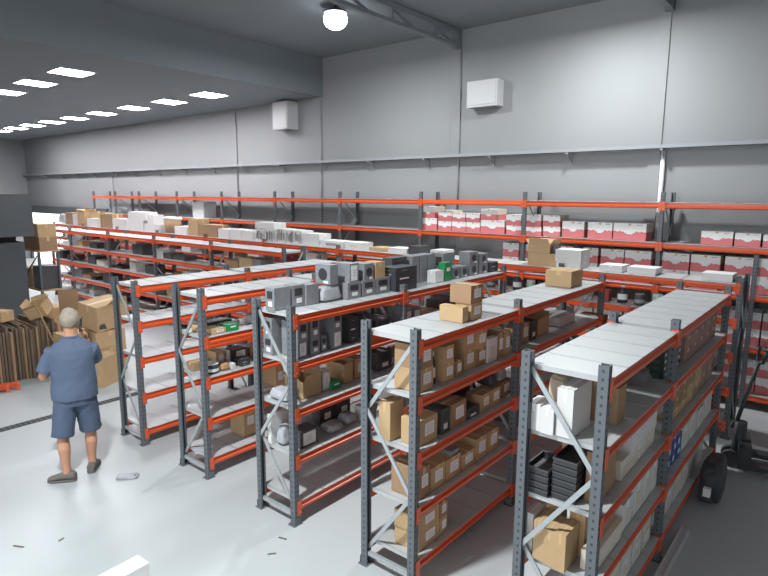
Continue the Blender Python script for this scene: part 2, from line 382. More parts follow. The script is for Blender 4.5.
ITEMS = [
('brown', 4.117, 0.735, 1.915, 0.22, 0.086, 0.125, 0, '-', 'low brown carton in front of the two-high pair on top shelf of second-right rack', 'cartons on the second-right rack top'),
('brown', 4.152, 0.91, 1.915, 0.15, 0.176, 0.135, 0, 'x', 'lower brown carton of the two-high pair on top shelf of second-right rack', 'cartons on the second-right rack top'),
('brown', 4.127, 0.905, 2.05, 0.2, 0.186, 0.15, 0, 'x', 'upper brown carton of the two-high pair on top shelf of second-right rack', 'cartons on the second-right rack top'),
('brown', 4.037, 3.17, 1.915, 0.3, 0.336, 0.18, 0, '-', 'single brown carton near far end on top shelf of second-right rack', 'cartons on the second-right rack top'),
('brown', 4.132, 0.18, 1.497, 0.23, 0.176, 0.17, 0, 'x', 'lower of two brown cartons nearest aisle end on second shelf of second-right rack', 'brown cartons on the second shelf of the second-right rack'),
('brown', 4.132, 0.175, 1.667, 0.23, 0.166, 0.18, 0, 'x', 'upper of two brown cartons nearest aisle end on second shelf of second-right rack', 'brown cartons on the second shelf of the second-right rack'),
('bottle', 4.187, 0.345, 1.497, 0.06, 0.046, 0.25, 0, 'x', 'black bottle with white cap between brown cartons on second shelf of second-right rack', None),
('brown', 4.097, 0.485, 1.497, 0.3, 0.146, 0.14, 0, 'x', 'lower narrow brown carton beside black bottle on second shelf of second-right rack', 'brown cartons on the second shelf of the second-right rack'),
('brown', 4.097, 0.48, 1.637, 0.3, 0.136, 0.14, 0, 'x', 'upper narrow brown carton beside black bottle on second shelf of second-right rack', 'brown cartons on the second shelf of the second-right rack'),
('brown', 4.122, 0.63, 1.497, 0.25, 0.096, 0.13, 0, 'x', 'small low brown carton with big white label on second shelf of second-right rack', 'brown cartons on the second shelf of the second-right rack'),
('brown', 4.077, 0.84, 1.497, 0.28, 0.176, 0.17, 0, 'x', 'lower carton of third brown pair on second shelf of second-right rack', 'brown cartons on the second shelf of the second-right rack'),
('brown', 4.077, 0.83, 1.667, 0.28, 0.176, 0.17, 0, 'x', 'upper carton of third brown pair on second shelf of second-right rack', 'brown cartons on the second shelf of the second-right rack'),
('brown', 4.087, 1.02, 1.497, 0.28, 0.176, 0.15, 0, 'x', 'lower carton of fourth brown pair on second shelf of second-right rack', 'brown cartons on the second shelf of the second-right rack'),
('brown', 4.087, 1.01, 1.647, 0.28, 0.176, 0.15, 0, 'x', 'upper carton of fourth brown pair on second shelf of second-right rack', 'brown cartons on the second shelf of the second-right rack'),
('white', 4.217, 1.17, 1.497, 0.06, 0.156, 0.21, 0, 'x', 'upright white slab with printed label on second shelf of second-right rack', None),
('brown', 4.047, 1.315, 1.497, 0.4, 0.106, 0.23, 0, 'x', 'first brown carton past the white slab on second shelf of second-right rack', 'brown cartons on the second shelf of the second-right rack'),
('brown', 4.047, 1.44, 1.497, 0.4, 0.116, 0.22, 0, 'x', 'second brown carton past the white slab on second shelf of second-right rack', 'brown cartons on the second shelf of the second-right rack'),
('brown', 4.052, 1.94, 1.497, 0.25, 0.176, 0.2, 0, 'x', 'brown carton just past middle upright on second shelf of second-right rack', 'brown cartons on the second shelf of the second-right rack'),
('dark', 4.037, 2.13, 1.497, 0.28, 0.136, 0.19, 0, 'x', 'black carton just past middle upright on second shelf of second-right rack', None),
('open', 4.032, 2.4, 1.497, 0.25, 0.276, 0.17, 0, 'x', 'open orange-brown carton past middle upright on second shelf of second-right rack', None),
('white', 4.032, 3.05, 1.497, 0.25, 0.436, 0.1, 0, 'x', 'pale flat carton near far end on second shelf of second-right rack', None),
('brown', 4.162, 0.22, 1.077, 0.17, 0.236, 0.2, 0, 'x', 'brown carton with white label nearest aisle end on third shelf of second-right rack', None),
('brown', 3.965, 0.12, 1.077, 0.11, 0.16, 0.3, 0, '-', 'tall brown carton at aisle end on third shelf of second-right rack', None),
('bag', 3.87, 0.16, 1.077, 0.06, 0.24, 0.26, 0, '-', 'bubble-wrapped bundle at aisle end on third shelf of second-right rack', None),
('bag', 3.967, 0.56, 1.077, 0.16, 0.216, 0.36, 0, 'x', 'white film-wrapped pack behind cartons on third shelf of second-right rack', None),
('dark', 4.157, 0.45, 1.077, 0.18, 0.116, 0.2, 0, 'x', 'black carton with large white label on third shelf of second-right rack', None),
('brown', 4.162, 0.645, 1.077, 0.17, 0.226, 0.2, 0, 'x', 'brown carton right of black carton on third shelf of second-right rack', None),
('darkbag', 3.967, 0.995, 1.077, 0.17, 0.486, 0.37, 0, 'x', 'dark bubble-wrapped bundle at the back on third shelf of second-right rack', None),
('dark', 4.167, 0.87, 1.077, 0.16, 0.196, 0.09, 0, 'x', 'low black carton before dark bundle on third shelf of second-right rack', None),
('brown', 4.172, 1.08, 1.077, 0.15, 0.156, 0.15, 0, 'x', 'first of three low brown cartons on third shelf of second-right rack', 'low brown cartons on the third shelf'),
('brown', 4.172, 1.26, 1.077, 0.15, 0.176, 0.15, 0, 'x', 'second of three low brown cartons on third shelf of second-right rack', 'low brown cartons on the third shelf'),
('brown', 4.134, 1.525, 1.077, 0.15, 0.186, 0.15, 0, 'x', 'third of three low brown cartons on third shelf of second-right rack', 'low brown cartons on the third shelf'),
('darkbag', 4.127, 1.295, 1.222, 0.2, 0.146, 0.13, 0, 'x', 'left black wrapped roll atop low cartons on third shelf of second-right rack', 'wrapped rolls on the third shelf'),
('bag', 4.109, 1.5, 1.222, 0.2, 0.176, 0.13, 0, 'x', 'clear wrapped roll atop low cartons on third shelf of second-right rack', 'wrapped rolls on the third shelf'),
('brown', 4.117, 0.175, 0.647, 0.26, 0.146, 0.24, 0, 'x', 'first brown carton from aisle end on fourth shelf of second-right rack', 'brown cartons on the fourth shelf of the second-right rack'),
('brown', 4.122, 0.365, 0.647, 0.25, 0.186, 0.19, 0, 'x', 'second brown carton from aisle end on fourth shelf of second-right rack', 'brown cartons on the fourth shelf of the second-right rack'),
('brown', 4.127, 0.585, 0.647, 0.24, 0.206, 0.18, 0, 'x', 'third brown carton from aisle end on fourth shelf of second-right rack', 'brown cartons on the fourth shelf of the second-right rack'),
('brown', 4.132, 0.815, 0.647, 0.23, 0.206, 0.14, 0, 'x', 'fourth brown carton from aisle end on fourth shelf of second-right rack', 'brown cartons on the fourth shelf of the second-right rack'),
('brown', 4.137, 1.035, 0.647, 0.22, 0.186, 0.2, 0, 'x', 'fifth brown carton from aisle end on fourth shelf of second-right rack', 'brown cartons on the fourth shelf of the second-right rack'),
('brown', 4.142, 1.245, 0.647, 0.21, 0.186, 0.2, 0, 'x', 'sixth brown carton from aisle end on fourth shelf of second-right rack', 'brown cartons on the fourth shelf of the second-right rack'),
('grey', 4.087, 0.62, 0.832, 0.3, 0.116, 0.04, 0, '-', 'flat grey case resting over second and third cartons on fourth shelf of second-right rack', None),
('dark', 4.047, 2.185, 0.647, 0.3, 0.606, 0.14, 0, 'x', 'black carton past middle upright on fourth shelf of second-right rack', None),
('brown', 4.132, 0.255, 0.214, 0.23, 0.286, 0.15, 0, 'x', 'lower long brown carton at aisle end on bottom shelf of second-right rack', 'brown cartons on the bottom shelf of the second-right rack'),
('brown', 4.132, 0.245, 0.364, 0.23, 0.286, 0.14, 0, 'x', 'upper long brown carton at aisle end on bottom shelf of second-right rack', 'brown cartons on the bottom shelf of the second-right rack'),
('brown', 4.127, 0.46, 0.214, 0.24, 0.096, 0.14, 0, 'x', 'lower short carton with white label on bottom shelf of second-right rack', 'brown cartons on the bottom shelf of the second-right rack'),
('brown', 4.127, 0.455, 0.354, 0.24, 0.106, 0.14, 0, 'x', 'upper short carton with white label on bottom shelf of second-right rack', 'brown cartons on the bottom shelf of the second-right rack'),
('grey', 2.665, 0.115, 1.915, 0.12, 0.186, 0.2, 0, 'y', 'grey carton nearest aisle end on top shelf of middle rack', 'grey printed cartons on the top of the middle rack'),
('grey', 2.665, 0.305, 1.915, 0.12, 0.146, 0.2, 0, 'x', 'second grey carton from aisle end on top shelf of middle rack', 'grey printed cartons on the top of the middle rack'),
('grey', 2.675, 0.46, 1.915, 0.14, 0.156, 0.19, 0, '-', 'third grey carton from aisle end, film-wrapped on top shelf of middle rack', 'grey printed cartons on the top of the middle rack'),
('bag', 2.705, 0.695, 1.915, 0.18, 0.326, 0.155, 0, 'x', 'crumpled film-wrapped bundle past the grey cartons on top shelf of middle rack', None),
('grey', 2.675, 0.715, 2.075, 0.2, 0.106, 0.19, 0, 'yd', 'grey carton with black disc on wrapped bundle on top shelf of middle rack', 'grey printed cartons on the top of the middle rack'),
('grey', 2.725, 0.945, 1.915, 0.2, 0.186, 0.16, 0, 'x', 'first grey carton of lower wrapped row on top shelf of middle rack', 'grey printed cartons on the top of the middle rack'),
('grey', 2.725, 1.16, 1.915, 0.2, 0.196, 0.16, 0, 'x', 'second grey carton of lower wrapped row on top shelf of middle rack', 'grey printed cartons on the top of the middle rack'),
('grey', 2.725, 1.385, 1.915, 0.2, 0.226, 0.16, 0, 'x', 'third grey carton of lower wrapped row on top shelf of middle rack', 'grey printed cartons on the top of the middle rack'),
('grey', 2.715, 0.955, 2.07, 0.2, 0.126, 0.19, 0, 'xw', 'grey carton with white sheet above lower row on top shelf of middle rack', 'grey printed cartons on the top of the middle rack'),
('grey', 2.715, 1.175, 2.07, 0.2, 0.146, 0.17, 0, 'xd', 'grey carton with disc above lower row on top shelf of middle rack', 'grey printed cartons on the top of the middle rack'),
('brown', 2.735, 1.355, 2.07, 0.16, 0.146, 0.17, 0, '-', 'small brown carton beside disc carton on top shelf of middle rack', None),
('black', 2.787, 1.695, 1.915, 0.22, 0.366, 0.25, 0, 'xy', 'large black printed carton over middle joint on top shelf of middle rack', None),
('dark', 2.599, 1.865, 1.915, 0.133, 0.266, 0.32, 0, 'x', 'dark carton behind large black carton on top shelf of middle rack', None),
('grey', 2.613, 2.13, 1.915, 0.163, 0.136, 0.105, 0, '-', 'lower box of left column in grey stack on top shelf of middle rack', 'stack of small grey boxes'),
('grey', 2.613, 2.13, 2.02, 0.163, 0.136, 0.105, 0, '-', 'middle box of left column in grey stack on top shelf of middle rack', 'stack of small grey boxes'),
('grey', 2.613, 2.13, 2.125, 0.163, 0.136, 0.105, 0, '-', 'upper box of left column in grey stack on top shelf of middle rack', 'stack of small grey boxes'),
('grey', 2.613, 2.285, 1.915, 0.163, 0.146, 0.105, 0, '-', 'lower box of centre column in grey stack on top shelf of middle rack', 'stack of small grey boxes'),
('grey', 2.613, 2.285, 2.02, 0.163, 0.146, 0.105, 0, '-', 'middle box of centre column in grey stack on top shelf of middle rack', 'stack of small grey boxes'),
('grey', 2.613, 2.285, 2.125, 0.163, 0.146, 0.105, 0, '-', 'upper box of centre column in grey stack on top shelf of middle rack', 'stack of small grey boxes'),
('grey', 2.613, 2.445, 1.915, 0.163, 0.146, 0.105, 0, '-', 'lower box of right column in grey stack on top shelf of middle rack', 'stack of small grey boxes'),
('grey', 2.613, 2.445, 2.02, 0.163, 0.146, 0.105, 0, '-', 'middle box of right column in grey stack on top shelf of middle rack', 'stack of small grey boxes'),
('grey', 2.613, 2.445, 2.125, 0.163, 0.146, 0.105, 0, '-', 'upper box of right column in grey stack on top shelf of middle rack', 'stack of small grey boxes'),
('white', 2.805, 2.375, 1.915, 0.12, 0.166, 0.14, 0, 'xw', 'white carton with dark picture by green bag on top shelf of middle rack', None),
('green', 2.82, 2.555, 1.915, 0.09, 0.146, 0.22, 0, 'x', 'green bag with white print on top shelf of middle rack', None),
('grey', 2.77, 2.76, 1.915, 0.15, 0.156, 0.14, 0, 'xd', 'lower grey carton right of green bag on top shelf of middle rack', 'grey printed cartons on the top of the middle rack'),
('grey', 2.77, 2.95, 1.915, 0.15, 0.156, 0.14, 0, 'xd', 'lower grey carton second past green bag on top shelf of middle rack', 'grey printed cartons on the top of the middle rack'),
('grey', 2.608, 2.845, 1.915, 0.153, 0.246, 0.3, 0, 'y', 'tall grey carton behind green bag on top shelf of middle rack', 'grey printed cartons on the top of the middle rack'),
('grey', 2.765, 3.18, 1.915, 0.16, 0.196, 0.15, 0, 'xd', 'lower grey disc carton near far end on top shelf of middle rack', 'grey printed cartons on the top of the middle rack'),
('grey', 2.765, 3.17, 2.065, 0.16, 0.196, 0.15, 0, 'xd', 'upper grey disc carton near far end on top shelf of middle rack', 'grey printed cartons on the top of the middle rack'),
('grey', 2.765, 3.425, 1.915, 0.16, 0.206, 0.13, 0, 'xd', 'lower disc carton at far end on top shelf of middle rack', 'grey printed cartons on the top of the middle rack'),
('grey', 2.765, 3.42, 2.045, 0.16, 0.196, 0.13, 0, 'xd', 'upper disc carton at far end on top shelf of middle rack', 'grey printed cartons on the top of the middle rack'),
('black', 2.765, 3.665, 1.915, 0.2, 0.206, 0.13, 0, 'x', 'small black carton at far end on top shelf of middle rack', None),
('grey', 2.6, 0.12, 1.497, 0.12, 0.16, 0.17, 0, 'y', 'lower grey carton at aisle end on second shelf of middle rack', 'grey printed cartons on the second shelf of the middle rack'),
('grey', 2.6, 0.12, 1.66, 0.12, 0.16, 0.17, 0, 'y', 'upper grey carton at aisle end on second shelf of middle rack', 'grey printed cartons on the second shelf of the middle rack'),
('grey', 2.805, 0.175, 1.497, 0.22, 0.106, 0.15, 0, 'xw', 'lower grey carton with white sheet, first past front upright on second shelf of middle rack', 'grey printed cartons on the second shelf of the middle rack'),
('grey', 2.805, 0.18, 1.647, 0.22, 0.116, 0.17, 0, 'x', 'upper grey carton, first past front upright on second shelf of middle rack', 'grey printed cartons on the second shelf of the middle rack'),
('grey', 2.79, 0.325, 1.497, 0.25, 0.106, 0.15, 0, 'x', 'lower grey carton, second past front upright on second shelf of middle rack', 'grey printed cartons on the second shelf of the middle rack'),
('grey', 2.79, 0.325, 1.647, 0.25, 0.106, 0.19, 0, 'x', 'upper grey carton, second past front upright on second shelf of middle rack', 'grey printed cartons on the second shelf of the middle rack'),
('grey', 2.795, 0.455, 1.497, 0.2, 0.066, 0.14, 0, 'x', 'low grey carton, third past front upright on second shelf of middle rack', 'grey printed cartons on the second shelf of the middle rack'),
('grey', 2.805, 0.61, 1.497, 0.22, 0.116, 0.17, 0, 'xw', 'lower grey carton with white sheet at mid bay on second shelf of middle rack', 'grey printed cartons on the second shelf of the middle rack'),
('grey', 2.805, 0.61, 1.667, 0.22, 0.116, 0.18, 0, 'x', 'upper grey carton at mid bay on second shelf of middle rack', 'grey printed cartons on the second shelf of the middle rack'),
('black', 2.775, 0.875, 1.497, 0.22, 0.146, 0.25, 0, 'x', 'black carton with white print on second shelf of middle rack', None),
('dark', 2.765, 1.105, 1.497, 0.2, 0.146, 0.24, 0, 'x', 'black carton behind neighbouring post on second shelf of middle rack', None),
('dark', 2.715, 1.345, 1.497, 0.3, 0.226, 0.15, 0, 'x', 'grey-black carton low before middle joint on second shelf of middle rack', None),
('grey', 2.78, 1.735, 1.497, 0.25, 0.106, 0.2, 0, 'xw', 'grey carton with label just past middle joint on second shelf of middle rack', 'grey printed cartons on the second shelf of the middle rack'),
('grey', 2.78, 1.89, 1.497, 0.25, 0.136, 0.19, 0, 'xw', 'second grey carton past middle joint on second shelf of middle rack', 'grey printed cartons on the second shelf of the middle rack'),
('brown', 2.755, 2.245, 1.497, 0.3, 0.466, 0.1, 0, 'x', 'long low brown carton past middle joint on second shelf of middle rack', None),
('dark', 2.765, 2.52, 1.592, 0.2, 0.256, 0.1, 0, 'x', 'dark carton with two white labels on second shelf of middle rack', None),
('dark', 2.695, 3.05, 1.497, 0.3, 0.596, 0.2, 0, 'x', 'dark carton near far end on second shelf of middle rack', None),
('bag', 2.68, 0.14, 1.077, 0.3, 0.2, 0.1, 0, '-', 'crumpled bubble wrap at aisle end on third shelf of middle rack', None),
('open', 2.72, 0.345, 1.077, 0.25, 0.226, 0.16, 0, 'x', 'open brown carton past front upright on third shelf of middle rack', None),
('white', 2.725, 0.55, 1.077, 0.2, 0.096, 0.18, 0, 'xw', 'white printed sheet carton beside open carton on third shelf of middle rack', None),
('green', 2.79, 0.645, 1.077, 0.15, 0.126, 0.07, 0, 'x', 'flat green packet between cartons on third shelf of middle rack', None),
('open', 2.7, 0.855, 1.077, 0.25, 0.126, 0.19, 0, 'x', 'open brown carton right of green packet on third shelf of middle rack', None),
('brown', 2.68, 1.055, 1.077, 0.25, 0.166, 0.2, 0, 'x', 'brown carton leaning behind next post on third shelf of middle rack', None),
('dark', 2.695, 1.425, 1.077, 0.259, 0.226, 0.2, 0, 'x', 'black carton past neighbouring post on third shelf of middle rack', None),
('brown', 2.715, 1.94, 1.077, 0.3, 0.316, 0.14, 0, 'x', 'brown carton past middle joint on third shelf of middle rack', None),
('white', 2.6, 0.18, 0.647, 0.05, 0.3, 0.28, 0, '-', 'upright white panel at aisle end on fourth shelf of middle rack', None),
('bag', 2.7, 0.15, 0.647, 0.13, 0.22, 0.2, 0, '-', 'clear plastic bag at aisle end on fourth shelf of middle rack', None),
('dark', 2.825, 0.245, 0.647, 0.16, 0.226, 0.15, 0, 'xw', 'black carton with large white sheet on fourth shelf of middle rack', None),
('bag', 2.599, 0.45, 0.647, 0.133, 0.156, 0.28, 0, 'x', 'grey wrapped lump behind black carton on fourth shelf of middle rack', None),
('bag', 2.805, 0.635, 0.647, 0.2, 0.226, 0.08, 0, 'x', 'low white plastic bag at mid bay on fourth shelf of middle rack', None),
('bag', 2.785, 0.875, 0.647, 0.2, 0.186, 0.1, 0, 'x', 'second low white plastic bag before next post on fourth shelf of middle rack', None),
('dark', 2.599, 0.71, 0.647, 0.133, 0.196, 0.3, 0, 'x', 'tall dark carton at back of bay on fourth shelf of middle rack', None),
('dark', 2.599, 0.95, 0.647, 0.133, 0.196, 0.3, 0, 'x', 'second tall dark carton at back of bay on fourth shelf of middle rack', None),
('white', 2.835, 1.05, 0.647, 0.1, 0.116, 0.14, 0, 'x', 'white tub behind next rack post on fourth shelf of middle rack', None),
('white', 5.17, 0.1, 1.497, 0.085, 0.16, 0.17, 0, '-', 'low white carton, left of three at aisle end of rightmost rack second shelf', 'white cartons on the second shelf of the rightmost rack'),
('white', 5.26, 0.08, 1.497, 0.085, 0.14, 0.16, 0, '-', 'low white carton, middle of three at aisle end of rightmost rack second shelf', 'white cartons on the second shelf of the rightmost rack'),
('white', 5.36, 0.18, 1.497, 0.1, 0.3, 0.3, 0, '-', 'tall white carton, right of three at aisle end of rightmost rack second shelf', 'white cartons on the second shelf of the rightmost rack'),
('bag', 5.2, 0.36, 1.497, 0.16, 0.2, 0.3, 0, '-', 'beige bag behind white cartons on second shelf of rightmost rack', None),
('brown', 5.4, 0.5, 1.497, 0.09, 0.16, 0.32, 0, '-', 'tall brown carton left of pair on second shelf of rightmost rack', 'brown cartons on the second shelf of the rightmost rack'),
('brown', 5.5, 0.5, 1.497, 0.09, 0.16, 0.24, 0, '-', 'shorter brown carton right of pair on second shelf of rightmost rack', 'brown cartons on the second shelf of the rightmost rack'),
('brown', 5.24, 0.95, 1.497, 0.16, 0.2, 0.3, 0, '-', 'tall brown carton at back of bay on second shelf of rightmost rack', 'brown cartons on the second shelf of the rightmost rack'),
('brown', 5.24, 1.18, 1.497, 0.14, 0.16, 0.2, 0, '-', 'short brown carton at back of bay on second shelf of rightmost rack', 'brown cartons on the second shelf of the rightmost rack'),
('grey', 5.3, 1.4, 1.497, 0.3, 0.16, 0.05, 0, '-', 'flat silver box, lower of two on second shelf of rightmost rack', 'flat silver boxes'),
('grey', 5.3, 1.4, 1.547, 0.3, 0.16, 0.05, 0, '-', 'flat silver box, upper of two on second shelf of rightmost rack', 'flat silver boxes'),
('greenpack', 5.37, 1.66, 1.497, 0.3, 0.13, 0.053, 0, 'x', 'flat green-edged pack lowest of first stack past rightmost rack middle post', 'stacked flat packs past the middle post'),
('greenpack', 5.37, 1.66, 1.553, 0.3, 0.13, 0.053, 0, 'x', 'flat green-edged pack second of first stack past rightmost rack middle post', 'stacked flat packs past the middle post'),
('greenpack', 5.37, 1.66, 1.609, 0.3, 0.13, 0.053, 0, 'x', 'flat green-edged pack third of first stack past rightmost rack middle post', 'stacked flat packs past the middle post'),
('greenpack', 5.37, 1.66, 1.665, 0.3, 0.13, 0.053, 0, 'x', 'flat green-edged pack fourth of first stack past rightmost rack middle post', 'stacked flat packs past the middle post'),
('greenpack', 5.37, 1.66, 1.721, 0.3, 0.13, 0.053, 0, 'x', 'flat green-edged pack fifth of first stack past rightmost rack middle post', 'stacked flat packs past the middle post'),
('greenpack', 5.37, 1.66, 1.777, 0.3, 0.13, 0.053, 0, 'x', 'flat green-edged pack topmost of first stack past rightmost rack middle post', 'stacked flat packs past the middle post'),
('greenpack', 5.37, 1.795, 1.497, 0.3, 0.13, 0.053, 0, 'x', 'flat green-edged pack lowest of second stack past rightmost rack middle post', 'stacked flat packs past the middle post'),
('greenpack', 5.37, 1.795, 1.553, 0.3, 0.13, 0.053, 0, 'x', 'flat green-edged pack second of second stack past rightmost rack middle post', 'stacked flat packs past the middle post'),
('greenpack', 5.37, 1.795, 1.609, 0.3, 0.13, 0.053, 0, 'x', 'flat green-edged pack third of second stack past rightmost rack middle post', 'stacked flat packs past the middle post'),
('greenpack', 5.37, 1.795, 1.665, 0.3, 0.13, 0.053, 0, 'x', 'flat green-edged pack fourth of second stack past rightmost rack middle post', 'stacked flat packs past the middle post'),
('greenpack', 5.37, 1.795, 1.721, 0.3, 0.13, 0.053, 0, 'x', 'flat green-edged pack fifth of second stack past rightmost rack middle post', 'stacked flat packs past the middle post'),
('greenpack', 5.37, 1.795, 1.777, 0.3, 0.13, 0.053, 0, 'x', 'flat green-edged pack topmost of second stack past rightmost rack middle post', 'stacked flat packs past the middle post'),
('greenpack', 5.37, 1.93, 1.497, 0.3, 0.13, 0.053, 0, 'x', 'flat green-edged pack lowest of third stack past rightmost rack middle post', 'stacked flat packs past the middle post'),
('greenpack', 5.37, 1.93, 1.553, 0.3, 0.13, 0.053, 0, 'x', 'flat green-edged pack second of third stack past rightmost rack middle post', 'stacked flat packs past the middle post'),
('greenpack', 5.37, 1.93, 1.609, 0.3, 0.13, 0.053, 0, 'x', 'flat green-edged pack third of third stack past rightmost rack middle post', 'stacked flat packs past the middle post'),
('greenpack', 5.37, 1.93, 1.665, 0.3, 0.13, 0.053, 0, 'x', 'flat green-edged pack fourth of third stack past rightmost rack middle post', 'stacked flat packs past the middle post'),
('greenpack', 5.37, 1.93, 1.721, 0.3, 0.13, 0.053, 0, 'x', 'flat green-edged pack fifth of third stack past rightmost rack middle post', 'stacked flat packs past the middle post'),
('greenpack', 5.37, 1.93, 1.777, 0.3, 0.13, 0.053, 0, 'x', 'flat green-edged pack topmost of third stack past rightmost rack middle post', 'stacked flat packs past the middle post'),
('greenpack', 5.37, 2.065, 1.497, 0.3, 0.13, 0.053, 0, 'x', 'flat green-edged pack lowest of fourth stack past rightmost rack middle post', 'stacked flat packs past the middle post'),
('greenpack', 5.37, 2.065, 1.553, 0.3, 0.13, 0.053, 0, 'x', 'flat green-edged pack second of fourth stack past rightmost rack middle post', 'stacked flat packs past the middle post'),
('greenpack', 5.37, 2.065, 1.609, 0.3, 0.13, 0.053, 0, 'x', 'flat green-edged pack third of fourth stack past rightmost rack middle post', 'stacked flat packs past the middle post'),
('greenpack', 5.37, 2.065, 1.665, 0.3, 0.13, 0.053, 0, 'x', 'flat green-edged pack fourth of fourth stack past rightmost rack middle post', 'stacked flat packs past the middle post'),
('greenpack', 5.37, 2.065, 1.721, 0.3, 0.13, 0.053, 0, 'x', 'flat green-edged pack fifth of fourth stack past rightmost rack middle post', 'stacked flat packs past the middle post'),
('greenpack', 5.37, 2.065, 1.777, 0.3, 0.13, 0.053, 0, 'x', 'flat green-edged pack topmost of fourth stack past rightmost rack middle post', 'stacked flat packs past the middle post'),
('pinkbrown', 5.37, 2.33, 1.497, 0.34, 0.262, 0.109, 0, '-', 'dusty brown carton, bottom of first stack beyond green packs of rightmost rack', 'dusty brown cartons'),
('pinkbrown', 5.37, 2.33, 1.609, 0.34, 0.262, 0.109, 0, '-', 'dusty brown carton, middle of first stack beyond green packs of rightmost rack', 'dusty brown cartons'),
('pinkbrown', 5.37, 2.33, 1.721, 0.34, 0.262, 0.109, 0, '-', 'dusty brown carton, top of first stack beyond green packs of rightmost rack', 'dusty brown cartons'),
('pinkbrown', 5.37, 2.6, 1.497, 0.34, 0.262, 0.109, 0, '-', 'dusty brown carton, bottom of second stack beyond green packs of rightmost rack', 'dusty brown cartons'),
('pinkbrown', 5.37, 2.6, 1.609, 0.34, 0.262, 0.109, 0, '-', 'dusty brown carton, middle of second stack beyond green packs of rightmost rack', 'dusty brown cartons'),
('pinkbrown', 5.37, 2.6, 1.721, 0.34, 0.262, 0.109, 0, '-', 'dusty brown carton, top of second stack beyond green packs of rightmost rack', 'dusty brown cartons'),
('pinkbrown', 5.37, 2.87, 1.497, 0.34, 0.262, 0.109, 0, '-', 'dusty brown carton, bottom of third stack beyond green packs of rightmost rack', 'dusty brown cartons'),
('pinkbrown', 5.37, 2.87, 1.609, 0.34, 0.262, 0.109, 0, '-', 'dusty brown carton, middle of third stack beyond green packs of rightmost rack', 'dusty brown cartons'),
('pinkbrown', 5.37, 2.87, 1.721, 0.34, 0.262, 0.109, 0, '-', 'dusty brown carton, top of third stack beyond green packs of rightmost rack', 'dusty brown cartons'),
('pinkbrown', 5.37, 3.14, 1.497, 0.34, 0.262, 0.109, 0, '-', 'dusty brown carton, bottom of fourth stack beyond green packs of rightmost rack', 'dusty brown cartons'),
('pinkbrown', 5.37, 3.14, 1.609, 0.34, 0.262, 0.109, 0, '-', 'dusty brown carton, middle of fourth stack beyond green packs of rightmost rack', 'dusty brown cartons'),
('pinkbrown', 5.37, 3.14, 1.721, 0.34, 0.262, 0.109, 0, '-', 'dusty brown carton, top of fourth stack beyond green packs of rightmost rack', 'dusty brown cartons'),
('pinkbrown', 5.37, 3.41, 1.497, 0.34, 0.262, 0.109, 0, '-', 'dusty brown carton, bottom of fifth stack beyond green packs of rightmost rack', 'dusty brown cartons'),
('pinkbrown', 5.37, 3.41, 1.609, 0.34, 0.262, 0.109, 0, '-', 'dusty brown carton, middle of fifth stack beyond green packs of rightmost rack', 'dusty brown cartons'),
('pinkbrown', 5.37, 3.41, 1.721, 0.34, 0.262, 0.109, 0, '-', 'dusty brown carton, top of fifth stack beyond green packs of rightmost rack', 'dusty brown cartons'),
('crate', 5.205, 0.16, 1.077, 0.15, 0.26, 0.043, 0, '-', 'black stacking tray, lowest of left stack on rightmost rack third shelf', 'black plastic crates on the third shelf of the rightmost rack'),
('crate', 5.205, 0.16, 1.122, 0.15, 0.26, 0.043, 0, '-', 'black stacking tray, second of left stack on rightmost rack third shelf', 'black plastic crates on the third shelf of the rightmost rack'),
('crate', 5.205, 0.16, 1.167, 0.15, 0.26, 0.043, 0, '-', 'black stacking tray, third of left stack on rightmost rack third shelf', 'black plastic crates on the third shelf of the rightmost rack'),
('crate', 5.205, 0.16, 1.212, 0.15, 0.26, 0.043, 0, '-', 'black stacking tray, fourth of left stack on rightmost rack third shelf', 'black plastic crates on the third shelf of the rightmost rack'),
('crate', 5.37, 0.19, 1.077, 0.15, 0.26, 0.043, 0, '-', 'black stacking tray, lowest of right stack on rightmost rack third shelf', 'black plastic crates on the third shelf of the rightmost rack'),
('crate', 5.37, 0.19, 1.122, 0.15, 0.26, 0.043, 0, '-', 'black stacking tray, second of right stack on rightmost rack third shelf', 'black plastic crates on the third shelf of the rightmost rack'),
('crate', 5.37, 0.19, 1.167, 0.15, 0.26, 0.043, 0, '-', 'black stacking tray, third of right stack on rightmost rack third shelf', 'black plastic crates on the third shelf of the rightmost rack'),
('crate', 5.37, 0.19, 1.212, 0.15, 0.26, 0.043, 0, '-', 'black stacking tray, fourth of right stack on rightmost rack third shelf', 'black plastic crates on the third shelf of the rightmost rack'),
('crate', 5.37, 0.19, 1.257, 0.15, 0.26, 0.043, 0, '-', 'black stacking tray, fifth of right stack on rightmost rack third shelf', 'black plastic crates on the third shelf of the rightmost rack'),
('crate', 5.37, 0.19, 1.302, 0.15, 0.26, 0.043, 0, '-', 'black stacking tray, top of right stack on rightmost rack third shelf', 'black plastic crates on the third shelf of the rightmost rack'),
('brown', 5.51, 0.3, 1.077, 0.08, 0.3, 0.32, 0, '-', 'tall brown carton right of black trays on third shelf of rightmost rack', None),
('sheet', 5.255, 0.5, 1.077, 0.14, 0.02, 0.3, 0, '-', 'brown cardboard sheet leaning behind black trays of rightmost rack', None),
('cream', 5.36, 0.935, 1.077, 0.4, 0.786, 0.065, 0, 'x', 'long flat cream carton, lower of two, on third shelf of rightmost rack', 'pale cartons on the third shelf of the rightmost rack'),
('cream', 5.36, 0.935, 1.144, 0.4, 0.786, 0.065, 0, 'x', 'long flat cream carton, upper of two, on third shelf of rightmost rack', 'pale cartons on the third shelf of the rightmost rack'),
('white', 5.385, 1.04, 1.204, 0.35, 0.636, 0.2, 0, '-', 'white carton on top of long cream cartons on third shelf of rightmost rack', 'pale cartons on the third shelf of the rightmost rack'),
